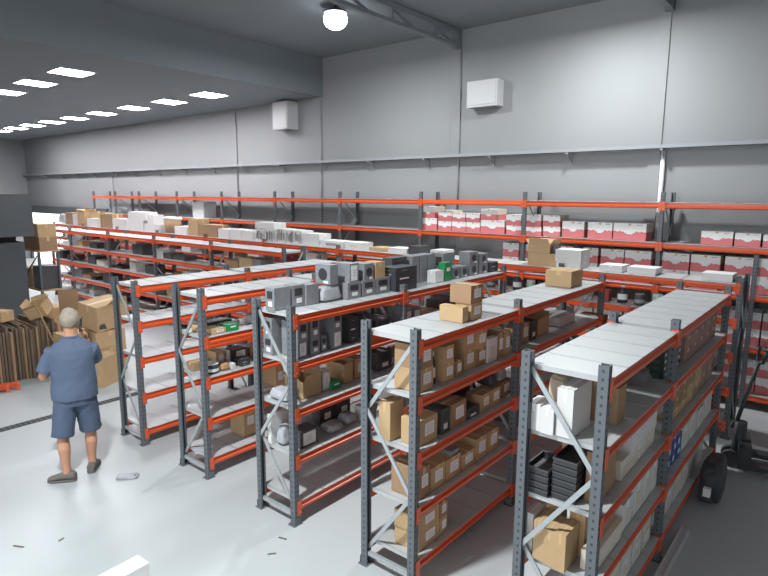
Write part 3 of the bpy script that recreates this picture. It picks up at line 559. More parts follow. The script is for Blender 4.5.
('brown', 5.39, 1.985, 1.077, 0.34, 0.206, 0.085, 0, '-', 'small brown box, bottom of first stack past middle post on third shelf of rightmost rack', 'small brown boxes past the middle post'),
('brown', 5.39, 1.985, 1.164, 0.34, 0.206, 0.085, 0, '-', 'small brown box, middle of first stack past middle post on third shelf of rightmost rack', 'small brown boxes past the middle post'),
('brown', 5.39, 1.985, 1.251, 0.34, 0.206, 0.085, 0, '-', 'small brown box, top of first stack past middle post on third shelf of rightmost rack', 'small brown boxes past the middle post'),
('brown', 5.39, 2.225, 1.077, 0.34, 0.226, 0.085, 0, '-', 'small brown box, bottom of second stack past middle post on third shelf of rightmost rack', 'small brown boxes past the middle post'),
('brown', 5.39, 2.225, 1.164, 0.34, 0.226, 0.085, 0, '-', 'small brown box, middle of second stack past middle post on third shelf of rightmost rack', 'small brown boxes past the middle post'),
('brown', 5.39, 2.225, 1.251, 0.34, 0.226, 0.085, 0, '-', 'small brown box, top of second stack past middle post on third shelf of rightmost rack', 'small brown boxes past the middle post'),
('brown', 5.39, 2.485, 1.077, 0.34, 0.246, 0.085, 0, '-', 'small brown box, bottom of third stack past middle post on third shelf of rightmost rack', 'small brown boxes past the middle post'),
('brown', 5.39, 2.485, 1.164, 0.34, 0.246, 0.085, 0, '-', 'small brown box, middle of third stack past middle post on third shelf of rightmost rack', 'small brown boxes past the middle post'),
('brown', 5.39, 2.485, 1.251, 0.34, 0.246, 0.085, 0, '-', 'small brown box, top of third stack past middle post on third shelf of rightmost rack', 'small brown boxes past the middle post'),
('brown', 5.39, 2.77, 1.077, 0.34, 0.276, 0.085, 0, '-', 'small brown box, bottom of fourth stack past middle post on third shelf of rightmost rack', 'small brown boxes past the middle post'),
('brown', 5.39, 2.77, 1.164, 0.34, 0.276, 0.085, 0, '-', 'small brown box, middle of fourth stack past middle post on third shelf of rightmost rack', 'small brown boxes past the middle post'),
('brown', 5.39, 2.77, 1.251, 0.34, 0.276, 0.085, 0, '-', 'small brown box, top of fourth stack past middle post on third shelf of rightmost rack', 'small brown boxes past the middle post'),
('pinkbrown', 5.38, 3.04, 1.077, 0.36, 0.236, 0.14, 0, '-', 'dusty carton, lower of first far pair on third shelf of rightmost rack', 'dusty cartons on the third shelf'),
('pinkbrown', 5.38, 3.04, 1.219, 0.36, 0.236, 0.14, 0, '-', 'dusty carton, upper of first far pair on third shelf of rightmost rack', 'dusty cartons on the third shelf'),
('pinkbrown', 5.38, 3.32, 1.077, 0.36, 0.256, 0.14, 0, '-', 'dusty carton, lower of second far pair on third shelf of rightmost rack', 'dusty cartons on the third shelf'),
('pinkbrown', 5.38, 3.32, 1.219, 0.36, 0.256, 0.14, 0, '-', 'dusty carton, upper of second far pair on third shelf of rightmost rack', 'dusty cartons on the third shelf'),
('pinkbrown', 5.357, 3.865, 1.077, 0.331, 0.286, 0.14, 0, '-', 'dusty carton, lower of third far pair on third shelf of rightmost rack', 'dusty cartons on the third shelf'),
('pinkbrown', 5.357, 3.865, 1.219, 0.331, 0.286, 0.14, 0, '-', 'dusty carton, upper of third far pair on third shelf of rightmost rack', 'dusty cartons on the third shelf'),
('white', 5.165, 0.12, 0.647, 0.06, 0.16, 0.28, 0, '-', 'slim white carton at aisle end on fourth shelf of rightmost rack', None),
('brown', 5.21, 0.38, 0.647, 0.1, 0.12, 0.32, 0, '-', 'brown carton behind slim white one on fourth shelf of rightmost rack', None),
('brown', 5.245, 0.118, 0.647, 0.07, 0.2, 0.26, 0, '-', 'second of four narrow brown cartons at aisle end of rightmost rack, fourth shelf', 'brown cartons on the fourth shelf of the rightmost rack'),
('brown', 5.32, 0.106, 0.647, 0.07, 0.2, 0.24, 0, '-', 'third of four narrow brown cartons at aisle end of rightmost rack, fourth shelf', 'brown cartons on the fourth shelf of the rightmost rack'),
('brown', 5.395, 0.094, 0.647, 0.07, 0.2, 0.25, 0, '-', 'fourth of four narrow brown cartons at aisle end of rightmost rack, fourth shelf', 'brown cartons on the fourth shelf of the rightmost rack'),
('brown', 5.41, 0.3, 0.647, 0.1, 0.16, 0.3, 0, '-', 'brown carton behind narrow ones on fourth shelf of rightmost rack', 'brown cartons on the fourth shelf of the rightmost rack'),
('cream', 5.53, 0.36, 0.647, 0.09, 0.5, 0.13, 0, '-', 'low cream carton by front post on fourth shelf of rightmost rack', None),
('white', 5.41, 0.77, 0.647, 0.3, 0.216, 0.2, 0, 'x', 'first white carton before middle post on fourth shelf of rightmost rack', 'white cartons on the fourth shelf of the rightmost rack'),
('white', 5.41, 1.01, 0.647, 0.3, 0.216, 0.24, 0, 'x', 'second white carton before middle post on fourth shelf of rightmost rack', 'white cartons on the fourth shelf of the rightmost rack'),
('white', 5.41, 1.23, 0.647, 0.3, 0.176, 0.26, 0, 'x', 'third white carton before middle post on fourth shelf of rightmost rack', 'white cartons on the fourth shelf of the rightmost rack'),
('white', 5.41, 1.43, 0.647, 0.3, 0.156, 0.28, 0, 'x', 'fourth white carton before middle post on fourth shelf of rightmost rack', 'white cartons on the fourth shelf of the rightmost rack'),
('blue', 5.45, 1.88, 0.647, 0.22, 0.136, 0.1, 0, 'x', 'blue-spined pack, bottom of first stack on fourth shelf of rightmost rack', 'blue packs on the fourth shelf'),
('blue', 5.45, 1.88, 0.749, 0.22, 0.136, 0.1, 0, 'x', 'blue-spined pack, middle of first stack on fourth shelf of rightmost rack', 'blue packs on the fourth shelf'),
('blue', 5.45, 1.88, 0.851, 0.22, 0.136, 0.1, 0, 'x', 'blue-spined pack, top of first stack on fourth shelf of rightmost rack', 'blue packs on the fourth shelf'),
('blue', 5.45, 2.045, 0.647, 0.22, 0.146, 0.1, 0, 'x', 'blue-spined pack, bottom of second stack on fourth shelf of rightmost rack', 'blue packs on the fourth shelf'),
('blue', 5.45, 2.045, 0.749, 0.22, 0.146, 0.1, 0, 'x', 'blue-spined pack, middle of second stack on fourth shelf of rightmost rack', 'blue packs on the fourth shelf'),
('blue', 5.45, 2.045, 0.851, 0.22, 0.146, 0.1, 0, 'x', 'blue-spined pack, top of second stack on fourth shelf of rightmost rack', 'blue packs on the fourth shelf'),
('blue', 5.45, 2.22, 0.647, 0.22, 0.156, 0.1, 0, 'x', 'blue-spined pack, bottom of third stack on fourth shelf of rightmost rack', 'blue packs on the fourth shelf'),
('blue', 5.45, 2.22, 0.749, 0.22, 0.156, 0.1, 0, 'x', 'blue-spined pack, middle of third stack on fourth shelf of rightmost rack', 'blue packs on the fourth shelf'),
('blue', 5.45, 2.22, 0.851, 0.22, 0.156, 0.1, 0, 'x', 'blue-spined pack, top of third stack on fourth shelf of rightmost rack', 'blue packs on the fourth shelf'),
('white', 5.41, 2.43, 0.647, 0.3, 0.256, 0.22, 0, 'x', 'first white carton past blue packs on fourth shelf of rightmost rack', 'white cartons on the fourth shelf of the rightmost rack'),
('white', 5.41, 2.745, 0.647, 0.3, 0.286, 0.26, 0, 'x', 'second white carton past blue packs on fourth shelf of rightmost rack', 'white cartons on the fourth shelf of the rightmost rack'),
('white', 5.41, 3.07, 0.647, 0.3, 0.256, 0.2, 0, 'x', 'third white carton past blue packs on fourth shelf of rightmost rack', 'white cartons on the fourth shelf of the rightmost rack'),
('white', 5.41, 3.425, 0.647, 0.3, 0.346, 0.27, 0, 'x', 'fourth white carton past blue packs on fourth shelf of rightmost rack', 'white cartons on the fourth shelf of the rightmost rack'),
('white', 5.34, 0.2, 0.214, 0.18, 0.36, 0.26, 0, '-', 'white carton by front post on bottom shelf of rightmost rack', None),
('cream', 5.38, 0.575, 0.214, 0.36, 0.246, 0.15, 0, 'x', 'lower pale carton of first pair from aisle end on bottom shelf of rightmost rack', 'white cartons on the bottom shelf of the rightmost rack'),
('white', 5.38, 0.575, 0.366, 0.36, 0.246, 0.15, 0, 'x', 'upper pale carton of first pair from aisle end on bottom shelf of rightmost rack', 'white cartons on the bottom shelf of the rightmost rack'),
('white', 5.38, 0.835, 0.214, 0.36, 0.226, 0.15, 0, 'x', 'lower pale carton of second pair from aisle end on bottom shelf of rightmost rack', 'white cartons on the bottom shelf of the rightmost rack'),
('white', 5.38, 0.835, 0.366, 0.36, 0.226, 0.15, 0, 'x', 'upper pale carton of second pair from aisle end on bottom shelf of rightmost rack', 'white cartons on the bottom shelf of the rightmost rack'),
('white', 5.38, 1.09, 0.214, 0.36, 0.216, 0.15, 0, 'x', 'lower pale carton of third pair from aisle end on bottom shelf of rightmost rack', 'white cartons on the bottom shelf of the rightmost rack'),
('cream', 5.38, 1.09, 0.366, 0.36, 0.216, 0.15, 0, 'x', 'upper pale carton of third pair from aisle end on bottom shelf of rightmost rack', 'white cartons on the bottom shelf of the rightmost rack'),
('cream', 5.38, 1.34, 0.214, 0.36, 0.216, 0.15, 0, 'x', 'lower pale carton of fourth pair from aisle end on bottom shelf of rightmost rack', 'white cartons on the bottom shelf of the rightmost rack'),
('white', 5.38, 1.34, 0.366, 0.36, 0.216, 0.15, 0, 'x', 'upper pale carton of fourth pair from aisle end on bottom shelf of rightmost rack', 'white cartons on the bottom shelf of the rightmost rack'),
('white', 5.342, 1.755, 0.214, 0.36, 0.206, 0.15, 0, 'x', 'lower pale carton of fifth pair from aisle end on bottom shelf of rightmost rack', 'white cartons on the bottom shelf of the rightmost rack'),
('white', 5.342, 1.755, 0.366, 0.36, 0.206, 0.15, 0, 'x', 'upper pale carton of fifth pair from aisle end on bottom shelf of rightmost rack', 'white cartons on the bottom shelf of the rightmost rack'),
('white', 5.39, 2.015, 0.214, 0.34, 0.186, 0.2, 0, 'x', 'first white carton past middle post on bottom shelf of rightmost rack', 'white cartons on the bottom shelf of the rightmost rack'),
('white', 5.39, 2.28, 0.214, 0.34, 0.256, 0.27, 0, 'x', 'second white carton past middle post on bottom shelf of rightmost rack', 'white cartons on the bottom shelf of the rightmost rack'),
('white', 5.39, 2.565, 0.214, 0.34, 0.226, 0.22, 0, 'x', 'third white carton past middle post on bottom shelf of rightmost rack', 'white cartons on the bottom shelf of the rightmost rack'),
('white', 5.39, 2.88, 0.214, 0.34, 0.296, 0.3, 0, 'x', 'fourth white carton past middle post on bottom shelf of rightmost rack', 'white cartons on the bottom shelf of the rightmost rack'),
('white', 5.39, 3.23, 0.214, 0.34, 0.276, 0.2, 0, 'x', 'fifth white carton past middle post on bottom shelf of rightmost rack', 'white cartons on the bottom shelf of the rightmost rack'),
('reel', 1.32, 0.16, 1.497, 0.15, 0.15, 0.08, 0, '-', 'brown reel at aisle end on second shelf of second-left rack', None),
('dark', 1.235, 0.43, 1.497, 0.14, 0.3, 0.06, 0, '-', 'flat black case lying on second shelf of second-left rack', None),
('brown', 1.495, 0.22, 1.497, 0.2, 0.156, 0.05, 0, 'x', 'low flat brown packet beside green box on second shelf of second-left rack', None),
('green', 1.515, 0.39, 1.497, 0.16, 0.136, 0.07, 0, 'x', 'small green box at front edge on second shelf of second-left rack', None),
('white', 1.258, 0.53, 1.497, 0.133, 0.276, 0.03, 0, 'x', 'flat pale grey tray behind green box on second shelf of second-left rack', None),
('white', 1.425, 0.87, 1.497, 0.2, 0.276, 0.06, 0, 'x', 'low white carton past the next post on second shelf of second-left rack', None),
('brown', 1.325, 0.335, 1.077, 0.2, 0.106, 0.17, 0, 'x', 'brown carton near front post on third shelf of second-left rack', None),
('white', 1.335, 0.435, 1.077, 0.18, 0.046, 0.16, 0, 'x', 'narrow white carton beside brown one on third shelf of second-left rack', None),
('dark', 1.325, 0.61, 1.077, 0.16, 0.176, 0.14, 0, 'xw', 'black carton draped with white sheet on third shelf of second-left rack', None),
('drum', 1.5, 0.16, 1.077, 0.17, 0.17, 0.1, 0, '-', 'white-topped round black tub on third shelf of second-left rack', None),
('brownbag', 1.515, 0.3, 1.077, 0.14, 0.116, 0.08, 0, 'x', 'rounded brown paper bundle on third shelf of second-left rack', None),
('white', 1.525, 0.385, 1.077, 0.12, 0.046, 0.06, 0, 'x', 'little pale box beside paper bundle on third shelf of second-left rack', None),
('black', 1.52, 0.54, 1.077, 0.13, 0.116, 0.08, 0, 'x', 'small black and white box on third shelf of second-left rack', None),
('brownbag', 1.355, 0.795, 1.077, 0.14, 0.106, 0.12, 0, 'x', 'small tan wrapped bundle at back on third shelf of second-left rack', None),
('brown', 1.27, 0.16, 1.077, 0.16, 0.2, 0.08, 0, '-', 'low brown carton at aisle end on third shelf of second-left rack', None),
('white', 1.385, 0.93, 0.647, 0.16, 0.176, 0.04, 0, 'x', 'flat pale box near middle post on fourth shelf of second-left rack', None),
('brown', 1.355, 1.08, 0.647, 0.3, 0.116, 0.3, 0, 'x', 'tall brown carton past middle post on fourth shelf of second-left rack', None),
('brown', 1.36, 0.645, 0.214, 0.25, 0.166, 0.32, 0, 'x', 'brown carton seen past next rack post on bottom shelf of second-left rack', None),
('redwhite', 0.09, 6.245, 2.25, 0.374, 0.36, 0.23, 0, '-', 'first red and white carton from left, bottom course on wall rack upper shelf', 'red and white cartons on the upper shelf of the wall rack'),
('redwhite', 0.46, 6.245, 2.25, 0.294, 0.36, 0.18, 0, '-', 'second red and white carton from left, bottom course on wall rack upper shelf', 'red and white cartons on the upper shelf of the wall rack'),
('redwhite', 0.775, 6.245, 2.25, 0.304, 0.36, 0.18, 0, '-', 'third red and white carton from left, bottom course on wall rack upper shelf', 'red and white cartons on the upper shelf of the wall rack'),
('redwhite', 1.085, 6.245, 2.25, 0.284, 0.36, 0.18, 0, '-', 'fourth red and white carton from left, bottom course on wall rack upper shelf', 'red and white cartons on the upper shelf of the wall rack'),
('redwhite', 1.485, 6.245, 2.25, 0.484, 0.36, 0.23, 0, '-', 'fifth red and white carton from left, bottom course on wall rack upper shelf', 'red and white cartons on the upper shelf of the wall rack'),
('redwhite', 1.905, 6.245, 2.25, 0.284, 0.36, 0.15, 0, '-', 'sixth red and white carton from left, bottom course on wall rack upper shelf', 'red and white cartons on the upper shelf of the wall rack'),
('redwhite', 2.275, 6.245, 2.25, 0.284, 0.36, 0.14, 0, '-', 'seventh red and white carton from left, bottom course on wall rack upper shelf', 'red and white cartons on the upper shelf of the wall rack'),
('redwhite', 2.6, 6.245, 2.25, 0.294, 0.36, 0.16, 0, '-', 'eighth red and white carton from left, bottom course on wall rack upper shelf', 'red and white cartons on the upper shelf of the wall rack'),
('redwhite', 2.965, 6.245, 2.25, 0.364, 0.36, 0.26, 0, '-', 'ninth red and white carton from left, bottom course on wall rack upper shelf', 'red and white cartons on the upper shelf of the wall rack'),
('redwhite', 3.405, 6.245, 2.25, 0.384, 0.36, 0.26, 0, '-', 'tenth red and white carton from left, bottom course on wall rack upper shelf', 'red and white cartons on the upper shelf of the wall rack'),
('redwhite', 3.855, 6.245, 2.25, 0.484, 0.36, 0.26, 0, '-', 'eleventh red and white carton from left, bottom course on wall rack upper shelf', 'red and white cartons on the upper shelf of the wall rack'),
('redwhite', 5.04, 6.245, 2.25, 0.394, 0.36, 0.19, 0, '-', 'twelfth red and white carton from left, bottom course on wall rack upper shelf', 'red and white cartons on the upper shelf of the wall rack'),
('redwhite', 5.415, 6.245, 2.25, 0.304, 0.36, 0.18, 0, '-', 'thirteenth red and white carton from left, bottom course on wall rack upper shelf', 'red and white cartons on the upper shelf of the wall rack'),
('redwhite', 5.71, 6.245, 2.25, 0.234, 0.36, 0.17, 0, '-', 'fourteenth red and white carton from left, bottom course on wall rack upper shelf', 'red and white cartons on the upper shelf of the wall rack'),
('redwhite', 0.07, 6.245, 2.481, 0.314, 0.36, 0.219, 0, '-', 'first red and white carton from left, stacked course on wall rack upper shelf', 'red and white cartons on the upper shelf of the wall rack'),
('redwhite', 0.47, 6.245, 2.431, 0.314, 0.36, 0.209, 0, '-', 'second red and white carton from left, stacked course on wall rack upper shelf', 'red and white cartons on the upper shelf of the wall rack'),
('redwhite', 0.775, 6.245, 2.431, 0.284, 0.36, 0.159, 0, '-', 'third red and white carton from left, stacked course on wall rack upper shelf', 'red and white cartons on the upper shelf of the wall rack'),
('redwhite', 1.075, 6.245, 2.431, 0.284, 0.36, 0.159, 0, '-', 'fourth red and white carton from left, stacked course on wall rack upper shelf', 'red and white cartons on the upper shelf of the wall rack'),
('redwhite', 1.405, 6.245, 2.481, 0.324, 0.36, 0.199, 0, '-', 'fifth red and white carton from left, stacked course on wall rack upper shelf', 'red and white cartons on the upper shelf of the wall rack'),
('redwhite', 1.895, 6.245, 2.401, 0.284, 0.36, 0.189, 0, '-', 'sixth red and white carton from left, stacked course on wall rack upper shelf', 'red and white cartons on the upper shelf of the wall rack'),
('redwhite', 2.265, 6.245, 2.391, 0.284, 0.36, 0.209, 0, '-', 'seventh red and white carton from left, stacked course on wall rack upper shelf', 'red and white cartons on the upper shelf of the wall rack'),
('redwhite', 2.59, 6.245, 2.411, 0.294, 0.36, 0.189, 0, '-', 'eighth red and white carton from left, stacked course on wall rack upper shelf', 'red and white cartons on the upper shelf of the wall rack'),
('redwhite', 1.865, 6.245, 1.606, 0.304, 0.36, 0.245, 0, '-', 'lower carton of first red and white pair from left, middle shelf of wall rack', 'red and white cartons on the middle shelf of the wall rack'),
('redwhite', 1.865, 6.245, 1.852, 0.304, 0.36, 0.245, 0, '-', 'upper carton of first red and white pair from left, middle shelf of wall rack', 'red and white cartons on the middle shelf of the wall rack'),
('redwhite', 2.215, 6.245, 1.606, 0.144, 0.36, 0.245, 0, '-', 'lower carton of second red and white pair from left, middle shelf of wall rack', 'red and white cartons on the middle shelf of the wall rack'),
('redwhite', 2.215, 6.245, 1.852, 0.144, 0.36, 0.245, 0, '-', 'upper carton of second red and white pair from left, middle shelf of wall rack', 'red and white cartons on the middle shelf of the wall rack'),
('redwhite', 2.88, 6.245, 1.606, 0.214, 0.36, 0.245, 0, '-', 'lower carton of third red and white pair from left, middle shelf of wall rack', 'red and white cartons on the middle shelf of the wall rack'),
('redwhite', 2.88, 6.245, 1.852, 0.214, 0.36, 0.245, 0, '-', 'upper carton of third red and white pair from left, middle shelf of wall rack', 'red and white cartons on the middle shelf of the wall rack'),
('redwhite', 3.275, 6.245, 1.606, 0.244, 0.36, 0.245, 0, '-', 'lower carton of fourth red and white pair from left, middle shelf of wall rack', 'red and white cartons on the middle shelf of the wall rack'),
('redwhite', 3.275, 6.245, 1.852, 0.244, 0.36, 0.245, 0, '-', 'upper carton of fourth red and white pair from left, middle shelf of wall rack', 'red and white cartons on the middle shelf of the wall rack'),
('redwhite', 3.62, 6.245, 1.606, 0.354, 0.36, 0.245, 0, '-', 'lower carton of fifth red and white pair from left, middle shelf of wall rack', 'red and white cartons on the middle shelf of the wall rack'),
('redwhite', 3.62, 6.245, 1.852, 0.354, 0.36, 0.245, 0, '-', 'upper carton of fifth red and white pair from left, middle shelf of wall rack', 'red and white cartons on the middle shelf of the wall rack'),
('redwhite', 4.005, 6.245, 1.606, 0.384, 0.36, 0.245, 0, '-', 'lower carton of sixth red and white pair from left, middle shelf of wall rack', 'red and white cartons on the middle shelf of the wall rack'),
('redwhite', 4.005, 6.245, 1.852, 0.384, 0.36, 0.245, 0, '-', 'upper carton of sixth red and white pair from left, middle shelf of wall rack', 'red and white cartons on the middle shelf of the wall rack'),
('redwhite', 4.535, 6.245, 1.606, 0.364, 0.36, 0.245, 0, '-', 'lower carton of seventh red and white pair from left, middle shelf of wall rack', 'red and white cartons on the middle shelf of the wall rack'),
('redwhite', 4.535, 6.245, 1.852, 0.364, 0.36, 0.245, 0, '-', 'upper carton of seventh red and white pair from left, middle shelf of wall rack', 'red and white cartons on the middle shelf of the wall rack'),
('redwhite', 4.93, 6.245, 1.606, 0.374, 0.36, 0.245, 0, '-', 'lower carton of eighth red and white pair from left, middle shelf of wall rack', 'red and white cartons on the middle shelf of the wall rack'),
('redwhite', 4.93, 6.245, 1.852, 0.374, 0.36, 0.245, 0, '-', 'upper carton of eighth red and white pair from left, middle shelf of wall rack', 'red and white cartons on the middle shelf of the wall rack'),
('redwhite', 5.345, 6.245, 1.606, 0.344, 0.36, 0.245, 0, '-', 'lower carton of ninth red and white pair from left, middle shelf of wall rack', 'red and white cartons on the middle shelf of the wall rack'),
('redwhite', 5.345, 6.245, 1.852, 0.344, 0.36, 0.245, 0, '-', 'upper carton of ninth red and white pair from left, middle shelf of wall rack', 'red and white cartons on the middle shelf of the wall rack'),
('redwhite', 5.705, 6.245, 1.606, 0.304, 0.36, 0.245, 0, '-', 'lower carton of tenth red and white pair from left, middle shelf of wall rack', 'red and white cartons on the middle shelf of the wall rack'),
('redwhite', 5.705, 6.245, 1.852, 0.304, 0.36, 0.245, 0, '-', 'upper carton of tenth red and white pair from left, middle shelf of wall rack', 'red and white cartons on the middle shelf of the wall rack'),
('redwhite', 5.05, 6.265, 0.886, 0.4, 0.38, 0.23, 0, '-', 'first red and white pile lower carton, fourth shelf of wall rack', 'red and white cartons on the lower shelves of the wall rack'),
('redwhite', 5.05, 6.265, 1.121, 0.4, 0.38, 0.23, 0, '-', 'first red and white pile upper carton, fourth shelf of wall rack', 'red and white cartons on the lower shelves of the wall rack'),
('redwhite', 5.47, 6.265, 0.886, 0.4, 0.38, 0.23, 0, '-', 'second red and white pile lower carton, fourth shelf of wall rack', 'red and white cartons on the lower shelves of the wall rack'),
('redwhite', 5.47, 6.265, 1.121, 0.4, 0.38, 0.23, 0, '-', 'second red and white pile upper carton, fourth shelf of wall rack', 'red and white cartons on the lower shelves of the wall rack'),
('redwhite', 5.89, 6.265, 0.886, 0.4, 0.38, 0.23, 0, '-', 'third red and white pile lower carton, fourth shelf of wall rack', 'red and white cartons on the lower shelves of the wall rack'),
('redwhite', 5.89, 6.265, 1.121, 0.4, 0.38, 0.23, 0, '-', 'third red and white pile upper carton, fourth shelf of wall rack', 'red and white cartons on the lower shelves of the wall rack'),
('redwhite', 1.1, 6.265, 0.886, 0.4, 0.38, 0.23, 0, '-', 'left distant carton, fourth shelf of wall rack', 'red and white cartons on the lower shelves of the wall rack'),
('redwhite', 1.55, 6.265, 0.886, 0.4, 0.38, 0.23, 0, '-', 'right distant carton, fourth shelf of wall rack', 'red and white cartons on the lower shelves of the wall rack'),
('redwhite', 5.05, 6.265, 0.214, 0.4, 0.38, 0.23, 0, '-', 'first red and white pile lower carton, bottom shelf of wall rack', 'red and white cartons on the lower shelves of the wall rack'),
('redwhite', 5.05, 6.265, 0.449, 0.4, 0.38, 0.23, 0, '-', 'first red and white pile upper carton, bottom shelf of wall rack', 'red and white cartons on the lower shelves of the wall rack'),
('redwhite', 5.47, 6.265, 0.214, 0.4, 0.38, 0.23, 0, '-', 'second red and white pile lower carton, bottom shelf of wall rack', 'red and white cartons on the lower shelves of the wall rack'),
('redwhite', 5.47, 6.265, 0.449, 0.4, 0.38, 0.23, 0, '-', 'second red and white pile upper carton, bottom shelf of wall rack', 'red and white cartons on the lower shelves of the wall rack'),
('redwhite', 5.89, 6.265, 0.214, 0.4, 0.38, 0.23, 0, '-', 'third red and white pile lower carton, bottom shelf of wall rack', 'red and white cartons on the lower shelves of the wall rack'),
('redwhite', 5.89, 6.265, 0.449, 0.4, 0.38, 0.23, 0, '-', 'third red and white pile upper carton, bottom shelf of wall rack', 'red and white cartons on the lower shelves of the wall rack'),
('redwhite', 1.1, 6.265, 0.214, 0.4, 0.38, 0.23, 0, '-', 'left distant carton, bottom shelf of wall rack', 'red and white cartons on the lower shelves of the wall rack'),
('redwhite', 1.55, 6.265, 0.214, 0.4, 0.38, 0.23, 0, '-', 'right distant carton, bottom shelf of wall rack', 'red and white cartons on the lower shelves of the wall rack'),
('redwhite', 2.2, 6.265, 0.886, 0.44, 0.38, 0.26, 0, '-', 'first of five red cartons behind long low rack, wall rack fourth shelf', 'red and white cartons on the lower shelves of the wall rack'),
('redwhite', 2.67, 6.265, 0.886, 0.44, 0.38, 0.26, 0, '-', 'second of five red cartons behind long low rack, wall rack fourth shelf', 'red and white cartons on the lower shelves of the wall rack'),
('redwhite', 3.14, 6.265, 0.886, 0.44, 0.38, 0.26, 0, '-', 'third of five red cartons behind long low rack, wall rack fourth shelf', 'red and white cartons on the lower shelves of the wall rack'),
('redwhite', 3.61, 6.265, 0.886, 0.44, 0.38, 0.26, 0, '-', 'fourth of five red cartons behind long low rack, wall rack fourth shelf', 'red and white cartons on the lower shelves of the wall rack'),
('redwhite', 4.08, 6.265, 0.886, 0.44, 0.38, 0.26, 0, '-', 'fifth of five red cartons behind long low rack, wall rack fourth shelf', 'red and white cartons on the lower shelves of the wall rack'),
('bag', -12.9, 6.3, 2.25, 0.8, 0.4, 0.22, 0, '-', 'clear plastic heap at far left end of wall rack upper shelf', None),
('bag', -11.4, 6.3, 2.25, 0.7, 0.4, 0.2, 0, '-', 'second clear plastic heap on wall rack upper shelf, left end', None),
('roll', -7.9, 6.3, 2.25, 0.55, 0.4, 0.45, 0, '-', 'tall pale grey carton standing behind white lidded tub on wall rack', None),
('bag', -13.79, 4.88, 1.915, 0.634, 0.329, 0.355, 0, '-', 'crumpled pale plastic lump, leftmost on long low rack top', None),
('brown', -13.125, 4.88, 1.915, 0.524, 0.329, 0.385, 0, '-', 'small brown carton near left end on long low rack top', None),
('white', -12.7, 4.88, 1.915, 0.254, 0.329, 0.345, 0, '-', 'narrow white carton near left end on long low rack top', None),
('open', -12.215, 4.88, 1.915, 0.524, 0.329, 0.435, 0, '-', 'open brown carton with raised flaps near left end on long low rack top', None),
('white', -11.435, 4.785, 1.915, 0.744, 0.14, 0.245, 0, '-', 'low white carton before open brown flaps on long low rack top', None),
('open', -11.59, 4.952, 1.915, 0.634, 0.18, 0.405, 0, '-', 'second open brown carton near left end on long low rack top', None),
('brown', -10.53, 4.88, 1.915, 0.754, 0.329, 0.405, 0, '-', 'wide brown carton right of open flaps on long low rack top', None),
('white', -9.74, 4.88, 1.915, 0.794, 0.329, 0.285, 0, '-', 'low wide white carton right of brown on long low rack top', None),
('white', -8.835, 4.88, 1.915, 0.884, 0.329, 0.285, 0, '-', 'lower white carton of left tall stack on long low rack top', 'white cartons on the left half of the long low rack'),
('white', -8.7, 4.88, 2.2, 0.974, 0.329, 0.22, 0, '-', 'upper white carton of left tall stack on long low rack top', 'white cartons on the left half of the long low rack'),
('white', -7.96, 4.88, 1.915, 0.774, 0.329, 0.205, 0, '-', 'lower white carton of second stack on long low rack top', 'white cartons on the left half of the long low rack'),
('white', -7.995, 4.865, 2.12, 0.284, 0.3, 0.24, 0, '-', 'upper white carton of second stack on long low rack top', 'white cartons on the left half of the long low rack'),
('tub', -7.17, 4.88, 1.915, 0.674, 0.329, 0.405, 0, '-', 'brown tub with white lid on long low rack top', None),
('white', -6.54, 4.88, 1.915, 0.574, 0.329, 0.195, 0, '-', 'low white carton beside brown tub on long low rack top', 'white cartons on the left half of the long low rack'),
('brown', -5.985, 4.88, 1.915, 0.404, 0.329, 0.395, 0, '-', 'left brown carton of tall pair on long low rack top', None),
('brown', -5.37, 4.88, 1.915, 0.774, 0.329, 0.28, 0, '-', 'right wider brown carton of tall pair on long low rack top', None),
('white', -4.735, 4.88, 1.915, 0.424, 0.329, 0.205, 0, '-', 'left white carton of three past brown pair on long low rack top', 'white cartons on the left half of the long low rack'),
('white', -4.285, 4.88, 1.915, 0.424, 0.329, 0.215, 0, '-', 'middle white carton of three past brown pair on long low rack top', 'white cartons on the left half of the long low rack'),
('white', -3.86, 4.88, 1.915, 0.394, 0.329, 0.205, 0, '-', 'right white carton of three past brown pair on long low rack top', 'white cartons on the left half of the long low rack'),
('brush', -3.4, 4.88, 1.915, 0.334, 0.329, 0.265, 0, '-', 'left brush-patterned carton below white box on long low rack top', 'cartons with black brush pattern'),
('brush', -3.06, 4.88, 1.915, 0.314, 0.329, 0.275, 0, '-', 'second brush-patterned carton below white box on long low rack top', 'cartons with black brush pattern'),
('white', -3.25, 4.88, 2.191, 0.634, 0.329, 0.129, 0, '-', 'wide white carton lying on brush-patterned cartons on long low rack top', None),
('brush', -2.735, 4.88, 1.915, 0.264, 0.329, 0.295, 0, '-', 'third brush-patterned carton from left on long low rack top', 'cartons with black brush pattern'),
('brush', -2.445, 4.88, 1.915, 0.244, 0.329, 0.285, 0, '-', 'fourth brush-patterned carton from left on long low rack top', 'cartons with black brush pattern'),
('brush', -2.195, 4.88, 1.915, 0.224, 0.329, 0.275, 0, '-', 'rightmost brush-patterned carton on long low rack top', 'cartons with black brush pattern'),
('white', -1.82, 4.88, 1.915, 0.474, 0.329, 0.095, 0, '-', 'lower white carton of two-high stack on long low rack top', 'white cartons right of the brush patterned ones'),
('white', -1.81, 4.88, 2.01, 0.474, 0.329, 0.14, 0, '-', 'upper white carton of two-high stack on long low rack top', 'white cartons right of the brush patterned ones'),
('white', -1.24, 4.88, 1.915, 0.614, 0.329, 0.125, 0, 'y', 'long white carton with grey print on long low rack top', 'white cartons right of the brush patterned ones'),
('white', -0.665, 4.88, 1.915, 0.404, 0.329, 0.125, 0, 'y', 'single white carton past rack joint on long low rack top', 'white cartons right of the brush patterned ones'),
('brown', -0.1, 4.88, 1.915, 0.354, 0.329, 0.065, 0, '-', 'flat brown carton past single white one on long low rack top', None),
